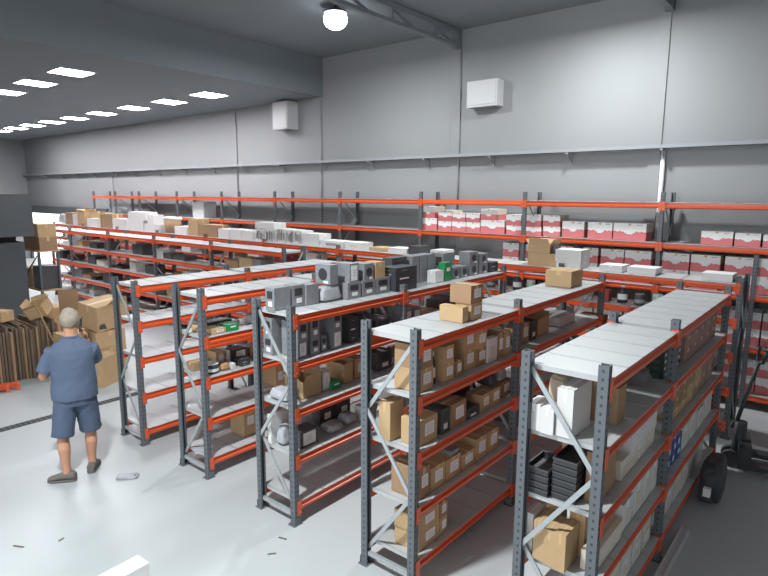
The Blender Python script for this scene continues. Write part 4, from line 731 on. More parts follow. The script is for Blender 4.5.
('white', 0.38, 4.88, 1.915, 0.414, 0.329, 0.085, 0, '-', 'white carton seen over grey boxes on long low rack top', None),
('dark', 0.735, 4.88, 1.915, 0.224, 0.329, 0.145, 0, '-', 'dark carton seen over grey boxes on long low rack top', None),
('white', 1.21, 4.88, 1.915, 0.254, 0.329, 0.105, 0, '-', 'white carton with brown base by green bag on long low rack top', None),
('brown', 3.06, 4.88, 1.915, 0.434, 0.329, 0.18, 0, '-', 'large brown carton on long low rack top', None),
('open', 3.01, 4.88, 2.095, 0.334, 0.329, 0.125, 0, '-', 'open brown carton stacked upon large brown carton on long low rack top', None),
('darkbag', 3.23, 4.815, 2.095, 0.074, 0.2, 0.115, 0, '-', 'black crumpled bag beside stacked open carton on long low rack top', None),
('white', 3.45, 4.88, 1.915, 0.374, 0.329, 0.085, 0, '-', 'bottom flat white carton of three-high stack on long low rack top', 'flat white cartons at the right of the long low rack'),
('white', 3.45, 4.88, 2.0, 0.374, 0.329, 0.085, 0, '-', 'middle flat white carton of three-high stack on long low rack top', 'flat white cartons at the right of the long low rack'),
('white', 3.45, 4.88, 2.085, 0.374, 0.329, 0.085, 0, '-', 'top flat white carton of three-high stack on long low rack top', 'flat white cartons at the right of the long low rack'),
('white', 4.045, 4.88, 1.915, 0.304, 0.329, 0.085, 0, '-', 'first single flat white carton past stack on long low rack top', 'flat white cartons at the right of the long low rack'),
('white', 4.44, 4.88, 1.915, 0.354, 0.329, 0.085, 0, '-', 'second single flat white carton past stack on long low rack top', 'flat white cartons at the right of the long low rack'),
('white', 5.31, 4.88, 1.915, 0.334, 0.329, 0.085, 0, '-', 'flat white carton near right end post on long low rack top', 'flat white cartons at the right of the long low rack'),
('dark', 5.53, 4.815, 1.915, 0.034, 0.2, 0.06, 0, '-', 'small black metal bracket box by right end post on long low rack top', None),
('darkjar', 0.6, 4.804, 1.497, 0.13, 0.13, 0.15, 0, '-', 'dark jar in mixed line on second shelf of long low rack, behind short racks', 'dark jar line on the long low rack second shelf'),
('darkjar', 0.825, 4.812, 1.497, 0.13, 0.13, 0.15, 0, '-', 'dark jar in mixed line on second shelf of long low rack, behind short racks', 'dark jar line on the long low rack second shelf'),
('darkjar', 1.05, 4.787, 1.497, 0.13, 0.13, 0.15, 0, '-', 'dark jar in mixed line on second shelf of long low rack, behind short racks', 'dark jar line on the long low rack second shelf'),
('bottle', 1.275, 4.812, 1.497, 0.13, 0.13, 0.24, 0, '-', 'dark bottle in mixed line on second shelf of long low rack, behind short racks', 'dark bottle line on the long low rack second shelf'),
('tin', 1.5, 4.844, 1.497, 0.13, 0.13, 0.17, 0, '-', 'pale green tin in mixed line on second shelf of long low rack, behind short racks', 'pale green tin line on the long low rack second shelf'),
('bottle', 1.725, 4.798, 1.497, 0.13, 0.13, 0.24, 0, '-', 'dark bottle in mixed line on second shelf of long low rack, behind short racks', 'dark bottle line on the long low rack second shelf'),
('redbox', 1.95, 4.809, 1.497, 0.13, 0.13, 0.16, 0, '-', 'dull red box in mixed line on second shelf of long low rack, behind short racks', 'dull red box line on the long low rack second shelf'),
('darkjar', 2.175, 4.846, 1.497, 0.13, 0.13, 0.15, 0, '-', 'dark jar in mixed line on second shelf of long low rack, behind short racks', 'dark jar line on the long low rack second shelf'),
('tin', 2.4, 4.797, 1.497, 0.13, 0.13, 0.17, 0, '-', 'pale green tin in mixed line on second shelf of long low rack, behind short racks', 'pale green tin line on the long low rack second shelf'),
('bottle', 2.625, 4.846, 1.497, 0.13, 0.13, 0.24, 0, '-', 'dark bottle in mixed line on second shelf of long low rack, behind short racks', 'dark bottle line on the long low rack second shelf'),
('tin', 2.85, 4.844, 1.497, 0.13, 0.13, 0.17, 0, '-', 'pale green tin in mixed line on second shelf of long low rack, behind short racks', 'pale green tin line on the long low rack second shelf'),
('darkjar', 3.075, 4.793, 1.497, 0.13, 0.13, 0.15, 0, '-', 'dark jar in mixed line on second shelf of long low rack, behind short racks', 'dark jar line on the long low rack second shelf'),
('tin', 3.3, 4.83, 1.497, 0.13, 0.13, 0.17, 0, '-', 'pale green tin in mixed line on second shelf of long low rack, behind short racks', 'pale green tin line on the long low rack second shelf'),
('darkjar', 3.525, 4.857, 1.497, 0.13, 0.13, 0.15, 0, '-', 'dark jar in mixed line on second shelf of long low rack, behind short racks', 'dark jar line on the long low rack second shelf'),
('tin', 3.75, 4.787, 1.497, 0.13, 0.13, 0.17, 0, '-', 'pale green tin in mixed line on second shelf of long low rack, behind short racks', 'pale green tin line on the long low rack second shelf'),
('redbox', 3.975, 4.807, 1.497, 0.13, 0.13, 0.16, 0, '-', 'dull red box in mixed line on second shelf of long low rack, behind short racks', 'dull red box line on the long low rack second shelf'),
('bottle', 4.2, 4.82, 1.497, 0.13, 0.13, 0.24, 0, '-', 'dark bottle in mixed line on second shelf of long low rack, behind short racks', 'dark bottle line on the long low rack second shelf'),
('darkjar', 4.425, 4.8, 1.497, 0.13, 0.13, 0.15, 0, '-', 'dark jar in mixed line on second shelf of long low rack, behind short racks', 'dark jar line on the long low rack second shelf'),
('tin', 4.65, 4.787, 1.497, 0.13, 0.13, 0.17, 0, '-', 'pale green tin in mixed line on second shelf of long low rack, behind short racks', 'pale green tin line on the long low rack second shelf'),
('redbox', 4.875, 4.847, 1.497, 0.13, 0.13, 0.16, 0, '-', 'dull red box in mixed line on second shelf of long low rack, behind short racks', 'dull red box line on the long low rack second shelf'),
('bottle', 5.1, 4.853, 1.497, 0.13, 0.13, 0.24, 0, '-', 'dark bottle in mixed line on second shelf of long low rack, behind short racks', 'dark bottle line on the long low rack second shelf'),
('redbox', 5.325, 4.836, 1.497, 0.13, 0.13, 0.16, 0, '-', 'dull red box in mixed line on second shelf of long low rack, behind short racks', 'dull red box line on the long low rack second shelf'),
('white', 0.9, 4.88, 1.077, 0.385, 0.34, 0.221, 0, '-', 'white carton on third shelf of long low rack, behind the short racks', 'white carton on third shelf of long low rack'),
('redbox', 1.38, 4.88, 1.077, 0.342, 0.34, 0.195, 0, '-', 'dull red carton on third shelf of long low rack, behind the short racks', 'dull red carton on third shelf of long low rack'),
('redbox', 1.86, 4.88, 1.077, 0.316, 0.34, 0.197, 0, '-', 'dull red carton on third shelf of long low rack, behind the short racks', 'dull red carton on third shelf of long low rack'),
('brown', 2.34, 4.88, 1.077, 0.308, 0.34, 0.216, 0, '-', 'brown carton on third shelf of long low rack, behind the short racks', 'brown carton on third shelf of long low rack'),
('white', 2.82, 4.88, 1.077, 0.352, 0.34, 0.238, 0, '-', 'white carton on third shelf of long low rack, behind the short racks', 'white carton on third shelf of long low rack'),
('white', 3.3, 4.88, 1.077, 0.315, 0.34, 0.241, 0, '-', 'white carton on third shelf of long low rack, behind the short racks', 'white carton on third shelf of long low rack'),
('brown', 3.78, 4.88, 1.077, 0.341, 0.34, 0.184, 0, '-', 'brown carton on third shelf of long low rack, behind the short racks', 'brown carton on third shelf of long low rack'),
('redbox', 4.26, 4.88, 1.077, 0.328, 0.34, 0.203, 0, '-', 'dull red carton on third shelf of long low rack, behind the short racks', 'dull red carton on third shelf of long low rack'),
('brown', 4.74, 4.88, 1.077, 0.332, 0.34, 0.227, 0, '-', 'brown carton on third shelf of long low rack, behind the short racks', 'brown carton on third shelf of long low rack'),
('white', 5.22, 4.88, 1.077, 0.31, 0.34, 0.167, 0, '-', 'white carton on third shelf of long low rack, behind the short racks', 'white carton on third shelf of long low rack'),
('dark', 0.9, 4.88, 0.647, 0.328, 0.34, 0.23, 0, '-', 'black carton on fourth shelf of long low rack, behind the short racks', 'black carton on fourth shelf of long low rack'),
('dark', 1.38, 4.88, 0.647, 0.312, 0.34, 0.272, 0, '-', 'black carton on fourth shelf of long low rack, behind the short racks', 'black carton on fourth shelf of long low rack'),
('white', 1.86, 4.88, 0.647, 0.346, 0.34, 0.165, 0, '-', 'white carton on fourth shelf of long low rack, behind the short racks', 'white carton on fourth shelf of long low rack'),
('brown', 2.34, 4.88, 0.647, 0.39, 0.34, 0.275, 0, '-', 'brown carton on fourth shelf of long low rack, behind the short racks', 'brown carton on fourth shelf of long low rack'),
('white', 2.82, 4.88, 0.647, 0.302, 0.34, 0.195, 0, '-', 'white carton on fourth shelf of long low rack, behind the short racks', 'white carton on fourth shelf of long low rack'),
('dark', 3.3, 4.88, 0.647, 0.378, 0.34, 0.209, 0, '-', 'black carton on fourth shelf of long low rack, behind the short racks', 'black carton on fourth shelf of long low rack'),
('brown', 3.78, 4.88, 0.647, 0.368, 0.34, 0.169, 0, '-', 'brown carton on fourth shelf of long low rack, behind the short racks', 'brown carton on fourth shelf of long low rack'),
('brown', 4.26, 4.88, 0.647, 0.319, 0.34, 0.213, 0, '-', 'brown carton on fourth shelf of long low rack, behind the short racks', 'brown carton on fourth shelf of long low rack'),
('dark', 4.74, 4.88, 0.647, 0.325, 0.34, 0.232, 0, '-', 'black carton on fourth shelf of long low rack, behind the short racks', 'black carton on fourth shelf of long low rack'),
('dark', 5.22, 4.88, 0.647, 0.333, 0.34, 0.161, 0, '-', 'black carton on fourth shelf of long low rack, behind the short racks', 'black carton on fourth shelf of long low rack'),
('brown', 0.9, 4.88, 0.214, 0.345, 0.34, 0.204, 0, '-', 'brown carton on bottom shelf of long low rack, behind the short racks', 'brown carton on bottom shelf of long low rack'),
('white', 1.38, 4.88, 0.214, 0.4, 0.34, 0.229, 0, '-', 'white carton on bottom shelf of long low rack, behind the short racks', 'white carton on bottom shelf of long low rack'),
('redbox', 1.86, 4.88, 0.214, 0.398, 0.34, 0.211, 0, '-', 'dull red carton on bottom shelf of long low rack, behind the short racks', 'dull red carton on bottom shelf of long low rack'),
('dark', 2.34, 4.88, 0.214, 0.311, 0.34, 0.167, 0, '-', 'black carton on bottom shelf of long low rack, behind the short racks', 'black carton on bottom shelf of long low rack'),
('dark', 2.82, 4.88, 0.214, 0.36, 0.34, 0.276, 0, '-', 'black carton on bottom shelf of long low rack, behind the short racks', 'black carton on bottom shelf of long low rack'),
('brown', 3.3, 4.88, 0.214, 0.304, 0.34, 0.219, 0, '-', 'brown carton on bottom shelf of long low rack, behind the short racks', 'brown carton on bottom shelf of long low rack'),
('dark', 3.78, 4.88, 0.214, 0.332, 0.34, 0.164, 0, '-', 'black carton on bottom shelf of long low rack, behind the short racks', 'black carton on bottom shelf of long low rack'),
('brown', 4.26, 4.88, 0.214, 0.329, 0.34, 0.28, 0, '-', 'brown carton on bottom shelf of long low rack, behind the short racks', 'brown carton on bottom shelf of long low rack'),
('dark', 4.74, 4.88, 0.214, 0.348, 0.34, 0.189, 0, '-', 'black carton on bottom shelf of long low rack, behind the short racks', 'black carton on bottom shelf of long low rack'),
('redbox', 5.22, 4.88, 0.214, 0.349, 0.34, 0.186, 0, '-', 'dull red carton on bottom shelf of long low rack, behind the short racks', 'dull red carton on bottom shelf of long low rack'),
('white', -10.573, 3.69, 1.497, 0.318, 0.3, 0.085, 0, '-', 'white carton on second shelf of long rack behind leftmost rack', 'white carton on second shelf of long rack behind leftmost rack'),
('white', -10.252, 3.69, 1.497, 0.263, 0.3, 0.147, 0, '-', 'white carton on second shelf of long rack behind leftmost rack', 'white carton on second shelf of long rack behind leftmost rack'),
('brown', -9.631, 3.703, 1.497, 0.284, 0.3, 0.144, 0, '-', 'brown carton on second shelf of long rack behind leftmost rack', 'brown carton on second shelf of long rack behind leftmost rack'),
('dark', -8.836, 3.704, 1.497, 0.413, 0.3, 0.149, 0, '-', 'black carton on second shelf of long rack behind leftmost rack', 'black carton on second shelf of long rack behind leftmost rack'),
('dark', -8.088, 3.698, 1.497, 0.24, 0.3, 0.208, 0, '-', 'black carton on second shelf of long rack behind leftmost rack', 'black carton on second shelf of long rack behind leftmost rack'),
('dark', -6.518, 3.698, 1.497, 0.477, 0.3, 0.234, 0, '-', 'black carton on second shelf of long rack behind leftmost rack', 'black carton on second shelf of long rack behind leftmost rack'),
('white', -5.563, 3.694, 1.497, 0.39, 0.3, 0.19, 0, '-', 'white carton on second shelf of long rack behind leftmost rack', 'white carton on second shelf of long rack behind leftmost rack'),
('dark', -5.172, 3.685, 1.497, 0.332, 0.3, 0.115, 0, '-', 'black carton on second shelf of long rack behind leftmost rack', 'black carton on second shelf of long rack behind leftmost rack'),
('dark', -4.743, 3.701, 1.497, 0.467, 0.3, 0.099, 0, '-', 'black carton on second shelf of long rack behind leftmost rack', 'black carton on second shelf of long rack behind leftmost rack'),
('brown', -2.829, 3.687, 1.497, 0.422, 0.3, 0.15, 0, '-', 'brown carton on second shelf of long rack behind leftmost rack', 'brown carton on second shelf of long rack behind leftmost rack'),
('brown', -2.389, 3.697, 1.497, 0.399, 0.3, 0.218, 0, '-', 'brown carton on second shelf of long rack behind leftmost rack', 'brown carton on second shelf of long rack behind leftmost rack'),
('grey', -2.043, 3.703, 1.497, 0.232, 0.3, 0.221, 0, '-', 'grey carton on second shelf of long rack behind leftmost rack', 'grey carton on second shelf of long rack behind leftmost rack'),
('dark', -1.758, 3.696, 1.497, 0.279, 0.3, 0.094, 0, '-', 'black carton on second shelf of long rack behind leftmost rack', 'black carton on second shelf of long rack behind leftmost rack'),
('dark', -10.943, 3.693, 1.077, 0.283, 0.3, 0.217, 0, '-', 'black carton on third shelf of long rack behind leftmost rack', 'black carton on third shelf of long rack behind leftmost rack'),
('dark', -10.314, 3.699, 1.077, 0.43, 0.3, 0.147, 0, '-', 'black carton on third shelf of long rack behind leftmost rack', 'black carton on third shelf of long rack behind leftmost rack'),
('dark', -8.979, 3.688, 1.077, 0.469, 0.3, 0.208, 0, '-', 'black carton on third shelf of long rack behind leftmost rack', 'black carton on third shelf of long rack behind leftmost rack'),
('white', -8.488, 3.702, 1.077, 0.452, 0.3, 0.132, 0, '-', 'white carton on third shelf of long rack behind leftmost rack', 'white carton on third shelf of long rack behind leftmost rack'),
('crate', -7.839, 3.691, 1.077, 0.191, 0.3, 0.06, 0, '-', 'black tray on third shelf of long rack behind leftmost rack', 'black tray on third shelf of long rack behind leftmost rack'),
('crate', -7.536, 3.697, 1.077, 0.353, 0.3, 0.06, 0, '-', 'black tray on third shelf of long rack behind leftmost rack', 'black tray on third shelf of long rack behind leftmost rack'),
('white', -6.795, 3.705, 1.077, 0.313, 0.3, 0.203, 0, '-', 'white carton on third shelf of long rack behind leftmost rack', 'white carton on third shelf of long rack behind leftmost rack'),
('dark', -6.014, 3.696, 1.077, 0.373, 0.3, 0.205, 0, '-', 'black carton on third shelf of long rack behind leftmost rack', 'black carton on third shelf of long rack behind leftmost rack'),
('brown', -4.791, 3.698, 1.077, 0.308, 0.3, 0.138, 0, '-', 'brown carton on third shelf of long rack behind leftmost rack', 'brown carton on third shelf of long rack behind leftmost rack'),
('white', -4.492, 3.697, 1.077, 0.23, 0.3, 0.188, 0, '-', 'white carton on third shelf of long rack behind leftmost rack', 'white carton on third shelf of long rack behind leftmost rack'),
('dark', -2.866, 3.691, 1.077, 0.461, 0.3, 0.132, 0, '-', 'black carton on third shelf of long rack behind leftmost rack', 'black carton on third shelf of long rack behind leftmost rack'),
('grey', -2.507, 3.701, 1.077, 0.197, 0.3, 0.213, 0, '-', 'grey carton on third shelf of long rack behind leftmost rack', 'grey carton on third shelf of long rack behind leftmost rack'),
('crate', -10.343, 3.695, 0.647, 0.481, 0.3, 0.06, 0, '-', 'black tray on fourth shelf of long rack behind leftmost rack', 'black tray on fourth shelf of long rack behind leftmost rack'),
('grey', -9.845, 3.691, 0.647, 0.456, 0.3, 0.213, 0, '-', 'grey carton on fourth shelf of long rack behind leftmost rack', 'grey carton on fourth shelf of long rack behind leftmost rack'),
('brown', -9.353, 3.695, 0.647, 0.468, 0.3, 0.118, 0, '-', 'brown carton on fourth shelf of long rack behind leftmost rack', 'brown carton on fourth shelf of long rack behind leftmost rack'),
('crate', -8.961, 3.692, 0.647, 0.256, 0.3, 0.06, 0, '-', 'black tray on fourth shelf of long rack behind leftmost rack', 'black tray on fourth shelf of long rack behind leftmost rack'),
('dark', -8.165, 3.691, 0.647, 0.46, 0.3, 0.235, 0, '-', 'black carton on fourth shelf of long rack behind leftmost rack', 'black carton on fourth shelf of long rack behind leftmost rack'),
('dark', -6.681, 3.688, 0.647, 0.438, 0.3, 0.18, 0, '-', 'black carton on fourth shelf of long rack behind leftmost rack', 'black carton on fourth shelf of long rack behind leftmost rack'),
('dark', -5.49, 3.695, 0.647, 0.371, 0.3, 0.201, 0, '-', 'black carton on fourth shelf of long rack behind leftmost rack', 'black carton on fourth shelf of long rack behind leftmost rack'),
('brown', -5.084, 3.688, 0.647, 0.382, 0.3, 0.204, 0, '-', 'brown carton on fourth shelf of long rack behind leftmost rack', 'brown carton on fourth shelf of long rack behind leftmost rack'),
('dark', -4.732, 3.701, 0.647, 0.262, 0.3, 0.106, 0, '-', 'black carton on fourth shelf of long rack behind leftmost rack', 'black carton on fourth shelf of long rack behind leftmost rack'),
('brown', -3.908, 3.7, 0.647, 0.478, 0.3, 0.119, 0, '-', 'brown carton on fourth shelf of long rack behind leftmost rack', 'brown carton on fourth shelf of long rack behind leftmost rack'),
('crate', -3.25, 3.691, 0.647, 0.215, 0.3, 0.06, 0, '-', 'black tray on fourth shelf of long rack behind leftmost rack', 'black tray on fourth shelf of long rack behind leftmost rack'),
('white', -9.837, 3.703, 0.214, 0.335, 0.3, 0.106, 0, '-', 'white carton on bottom shelf of long rack behind leftmost rack', 'white carton on bottom shelf of long rack behind leftmost rack'),
('white', -9.125, 3.693, 0.214, 0.281, 0.3, 0.142, 0, '-', 'white carton on bottom shelf of long rack behind leftmost rack', 'white carton on bottom shelf of long rack behind leftmost rack'),
('grey', -8.382, 3.685, 0.214, 0.236, 0.3, 0.177, 0, '-', 'grey carton on bottom shelf of long rack behind leftmost rack', 'grey carton on bottom shelf of long rack behind leftmost rack'),
('crate', -8.105, 3.696, 0.214, 0.259, 0.3, 0.06, 0, '-', 'black tray on bottom shelf of long rack behind leftmost rack', 'black tray on bottom shelf of long rack behind leftmost rack'),
('crate', -7.717, 3.699, 0.214, 0.456, 0.3, 0.06, 0, '-', 'black tray on bottom shelf of long rack behind leftmost rack', 'black tray on bottom shelf of long rack behind leftmost rack'),
('crate', -5.675, 3.702, 0.214, 0.464, 0.3, 0.06, 0, '-', 'black tray on bottom shelf of long rack behind leftmost rack', 'black tray on bottom shelf of long rack behind leftmost rack'),
('brown', -4.851, 3.698, 0.214, 0.436, 0.3, 0.217, 0, '-', 'brown carton on bottom shelf of long rack behind leftmost rack', 'brown carton on bottom shelf of long rack behind leftmost rack'),
('grey', -4.102, 3.69, 0.214, 0.378, 0.3, 0.093, 0, '-', 'grey carton on bottom shelf of long rack behind leftmost rack', 'grey carton on bottom shelf of long rack behind leftmost rack'),
('crate', -3.741, 3.686, 0.214, 0.285, 0.3, 0.06, 0, '-', 'black tray on bottom shelf of long rack behind leftmost rack', 'black tray on bottom shelf of long rack behind leftmost rack'),
('dark', -3.425, 3.689, 0.214, 0.287, 0.3, 0.229, 0, '-', 'black carton on bottom shelf of long rack behind leftmost rack', 'black carton on bottom shelf of long rack behind leftmost rack'),
('brown', -1.883, 3.702, 0.214, 0.231, 0.3, 0.237, 0, '-', 'brown carton on bottom shelf of long rack behind leftmost rack', 'brown carton on bottom shelf of long rack behind leftmost rack'),
('grey', -1.566, 3.69, 0.214, 0.343, 0.3, 0.116, 0, '-', 'grey carton on bottom shelf of long rack behind leftmost rack', 'grey carton on bottom shelf of long rack behind leftmost rack'),
('white', -13.6, 4.9, 1.497, 0.4, 0.3, 0.265, 0, '-', 'white carton on second shelf of long low rack, left half', 'white carton on second shelf of long low rack left half'),
('white', -12.7, 4.9, 1.497, 0.4, 0.3, 0.141, 0, '-', 'white carton on second shelf of long low rack, left half', 'white carton on second shelf of long low rack left half'),
('redbox', -11.8, 4.9, 1.497, 0.4, 0.3, 0.17, 0, '-', 'dull red carton on second shelf of long low rack, left half', 'dull red carton on second shelf of long low rack left half'),
('redbox', -10.9, 4.9, 1.497, 0.4, 0.3, 0.265, 0, '-', 'dull red carton on second shelf of long low rack, left half', 'dull red carton on second shelf of long low rack left half'),
('brown', -10.0, 4.9, 1.497, 0.4, 0.3, 0.254, 0, '-', 'brown carton on second shelf of long low rack, left half', 'brown carton on second shelf of long low rack left half'),
('brown', -9.1, 4.9, 1.497, 0.4, 0.3, 0.26, 0, '-', 'brown carton on second shelf of long low rack, left half', 'brown carton on second shelf of long low rack left half'),
('dark', -8.2, 4.9, 1.497, 0.4, 0.3, 0.196, 0, '-', 'black carton on second shelf of long low rack, left half', 'black carton on second shelf of long low rack left half'),
('redbox', -7.3, 4.9, 1.497, 0.4, 0.3, 0.198, 0, '-', 'dull red carton on second shelf of long low rack, left half', 'dull red carton on second shelf of long low rack left half'),
('white', -6.4, 4.9, 1.497, 0.4, 0.3, 0.246, 0, '-', 'white carton on second shelf of long low rack, left half', 'white carton on second shelf of long low rack left half'),
('dark', -5.5, 4.9, 1.497, 0.4, 0.3, 0.182, 0, '-', 'black carton on second shelf of long low rack, left half', 'black carton on second shelf of long low rack left half'),
('brown', -4.6, 4.9, 1.497, 0.4, 0.3, 0.25, 0, '-', 'brown carton on second shelf of long low rack, left half', 'brown carton on second shelf of long low rack left half'),
('white', -3.7, 4.9, 1.497, 0.4, 0.3, 0.185, 0, '-', 'white carton on second shelf of long low rack, left half', 'white carton on second shelf of long low rack left half'),
('redbox', -2.8, 4.9, 1.497, 0.4, 0.3, 0.143, 0, '-', 'dull red carton on second shelf of long low rack, left half', 'dull red carton on second shelf of long low rack left half'),
('white', -1.9, 4.9, 1.497, 0.4, 0.3, 0.27, 0, '-', 'white carton on second shelf of long low rack, left half', 'white carton on second shelf of long low rack left half'),
('brown', -13.6, 4.9, 1.077, 0.4, 0.3, 0.186, 0, '-', 'brown carton on third shelf of long low rack, left half', 'brown carton on third shelf of long low rack left half'),
('white', -12.7, 4.9, 1.077, 0.4, 0.3, 0.273, 0, '-', 'white carton on third shelf of long low rack, left half', 'white carton on third shelf of long low rack left half'),
('white', -11.8, 4.9, 1.077, 0.4, 0.3, 0.185, 0, '-', 'white carton on third shelf of long low rack, left half', 'white carton on third shelf of long low rack left half'),
('dark', -10.9, 4.9, 1.077, 0.4, 0.3, 0.169, 0, '-', 'black carton on third shelf of long low rack, left half', 'black carton on third shelf of long low rack left half'),
('brown', -10.0, 4.9, 1.077, 0.4, 0.3, 0.212, 0, '-', 'brown carton on third shelf of long low rack, left half', 'brown carton on third shelf of long low rack left half'),
('white', -9.1, 4.9, 1.077, 0.4, 0.3, 0.196, 0, '-', 'white carton on third shelf of long low rack, left half', 'white carton on third shelf of long low rack left half'),
('dark', -8.2, 4.9, 1.077, 0.4, 0.3, 0.18, 0, '-', 'black carton on third shelf of long low rack, left half', 'black carton on third shelf of long low rack left half'),
('redbox', -7.3, 4.9, 1.077, 0.4, 0.3, 0.226, 0, '-', 'dull red carton on third shelf of long low rack, left half', 'dull red carton on third shelf of long low rack left half'),
('brown', -6.4, 4.9, 1.077, 0.4, 0.3, 0.152, 0, '-', 'brown carton on third shelf of long low rack, left half', 'brown carton on third shelf of long low rack left half'),
('redbox', -5.5, 4.9, 1.077, 0.4, 0.3, 0.227, 0, '-', 'dull red carton on third shelf of long low rack, left half', 'dull red carton on third shelf of long low rack left half'),
('redbox', -4.6, 4.9, 1.077, 0.4, 0.3, 0.271, 0, '-', 'dull red carton on third shelf of long low rack, left half', 'dull red carton on third shelf of long low rack left half'),
('brown', -3.7, 4.9, 1.077, 0.4, 0.3, 0.234, 0, '-', 'brown carton on third shelf of long low rack, left half', 'brown carton on third shelf of long low rack left half'),
('white', -2.8, 4.9, 1.077, 0.4, 0.3, 0.247, 0, '-', 'white carton on third shelf of long low rack, left half', 'white carton on third shelf of long low rack left half'),
('brown', -1.9, 4.9, 1.077, 0.4, 0.3, 0.141, 0, '-', 'brown carton on third shelf of long low rack, left half', 'brown carton on third shelf of long low rack left half'),
]

# ------------------------------------------------------------------ goods
from mathutils import noise as mnoise
CAT = {'brown':'carton','white':'carton','redwhite':'carton','grey':'carton','dark':'carton','black':'carton','brush':'carton','cream':'carton','pinkbrown':'carton','redbox':'carton',
       'open':'open carton','bottle':'bottle','bag':'plastic wrap','darkbag':'plastic wrap','green':'packet','greenpack':'flat pack','crate':'tray','sheet':'cardboard sheet','blue':'pack',
       'reel':'reel','drum':'tub','brownbag':'bundle','roll':'carton','tub':'tub','darkjar':'jar','tin':'tin'}
NAME = {'brown':'cardboard_carton','white':'white_carton','redwhite':'red_white_carton','grey':'grey_carton','dark':'black_carton','black':'printed_carton','brush':'patterned_carton','cream':'cream_carton','pinkbrown':'dusty_carton','redbox':'red_carton',
        'open':'open_carton','bottle':'bottle','bag':'plastic_wrap_bundle','darkbag':'dark_plastic_bundle','green':'green_packet','greenpack':'flat_pack','crate':'stacking_tray','sheet':'cardboard_sheet','blue':'blue_pack',
        'reel':'cable_reel','drum':'round_tub','brownbag':'paper_bundle','roll':'tall_carton','tub':'lidded_tub','darkjar':'jar','tin':'tin_can'}
BODY = {'brown':'cardboard','white':'carton_white','grey':'carton_grey','dark':'carton_dark','black':'carton_black','cream':'carton_cream','pinkbrown':'carton_dusty','redbox':'carton_dullred','roll':'unit_white','blue':'blue_print','green':'green_print'}
def lump(sx, sy, h, matn, seed, name, amp=.22):
    m = MB(); m.bm.free(); m.bm = bmesh.new()
    bmesh.ops.create_icosphere(m.bm, subdivisions=4 if max(sx, sy, h) > .2 else 3, radius=1)
    i = m.mi(matn)
    for v in m.bm.verts:
        c = v.co.copy(); k = .40
        p = Vector([math.copysign(abs(a)**k, a) for a in c])
        nz = mnoise.noise(c*1.9+Vector((seed, 0, 0)))*amp*1.3 + (abs(mnoise.noise(c*4+Vector((0, seed, 0))))+abs(mnoise.noise(c*9+Vector((0, 0, seed))))*.6)*amp*1.1
        p = p*(1-.35*amp-abs(nz)*.6 + nz*.25)
        z = (p.z+1)/2
        v.co = Vector((p.x*sx/2*(1-.2*z), p.y*sy/2*(1-.2*z), max(0, z)*h))
    for f in m.bm.faces: f.smooth = True; f.material_index = i
    return m.mesh(name)
def patch(par, name, face, sx, sy, h, w, hh, du, dz, matn, t=.0025, rnd=False):
    """thin printed piece on the +x or -y side of a carton, centred du along it, dz up it"""
    m = MB()
    if face == 'x':
        if rnd: m.tube([(sx/2-.001, du, dz), (sx/2+t, du, dz)], [w/2, w/2], matn, 24)
        else: m.box((sx/2-.001, du-w/2, dz-hh/2), (sx/2+t, du+w/2, dz+hh/2), matn)
    else:
        if rnd: m.tube([(du, -sy/2+.001, dz), (du, -sy/2-t, dz)], [w/2, w/2], matn, 24)
        else: m.box((du-w/2, -sy/2-t, dz-hh/2), (du+w/2, -sy/2+.001, dz+hh/2), matn)
    return m.build(name, par)
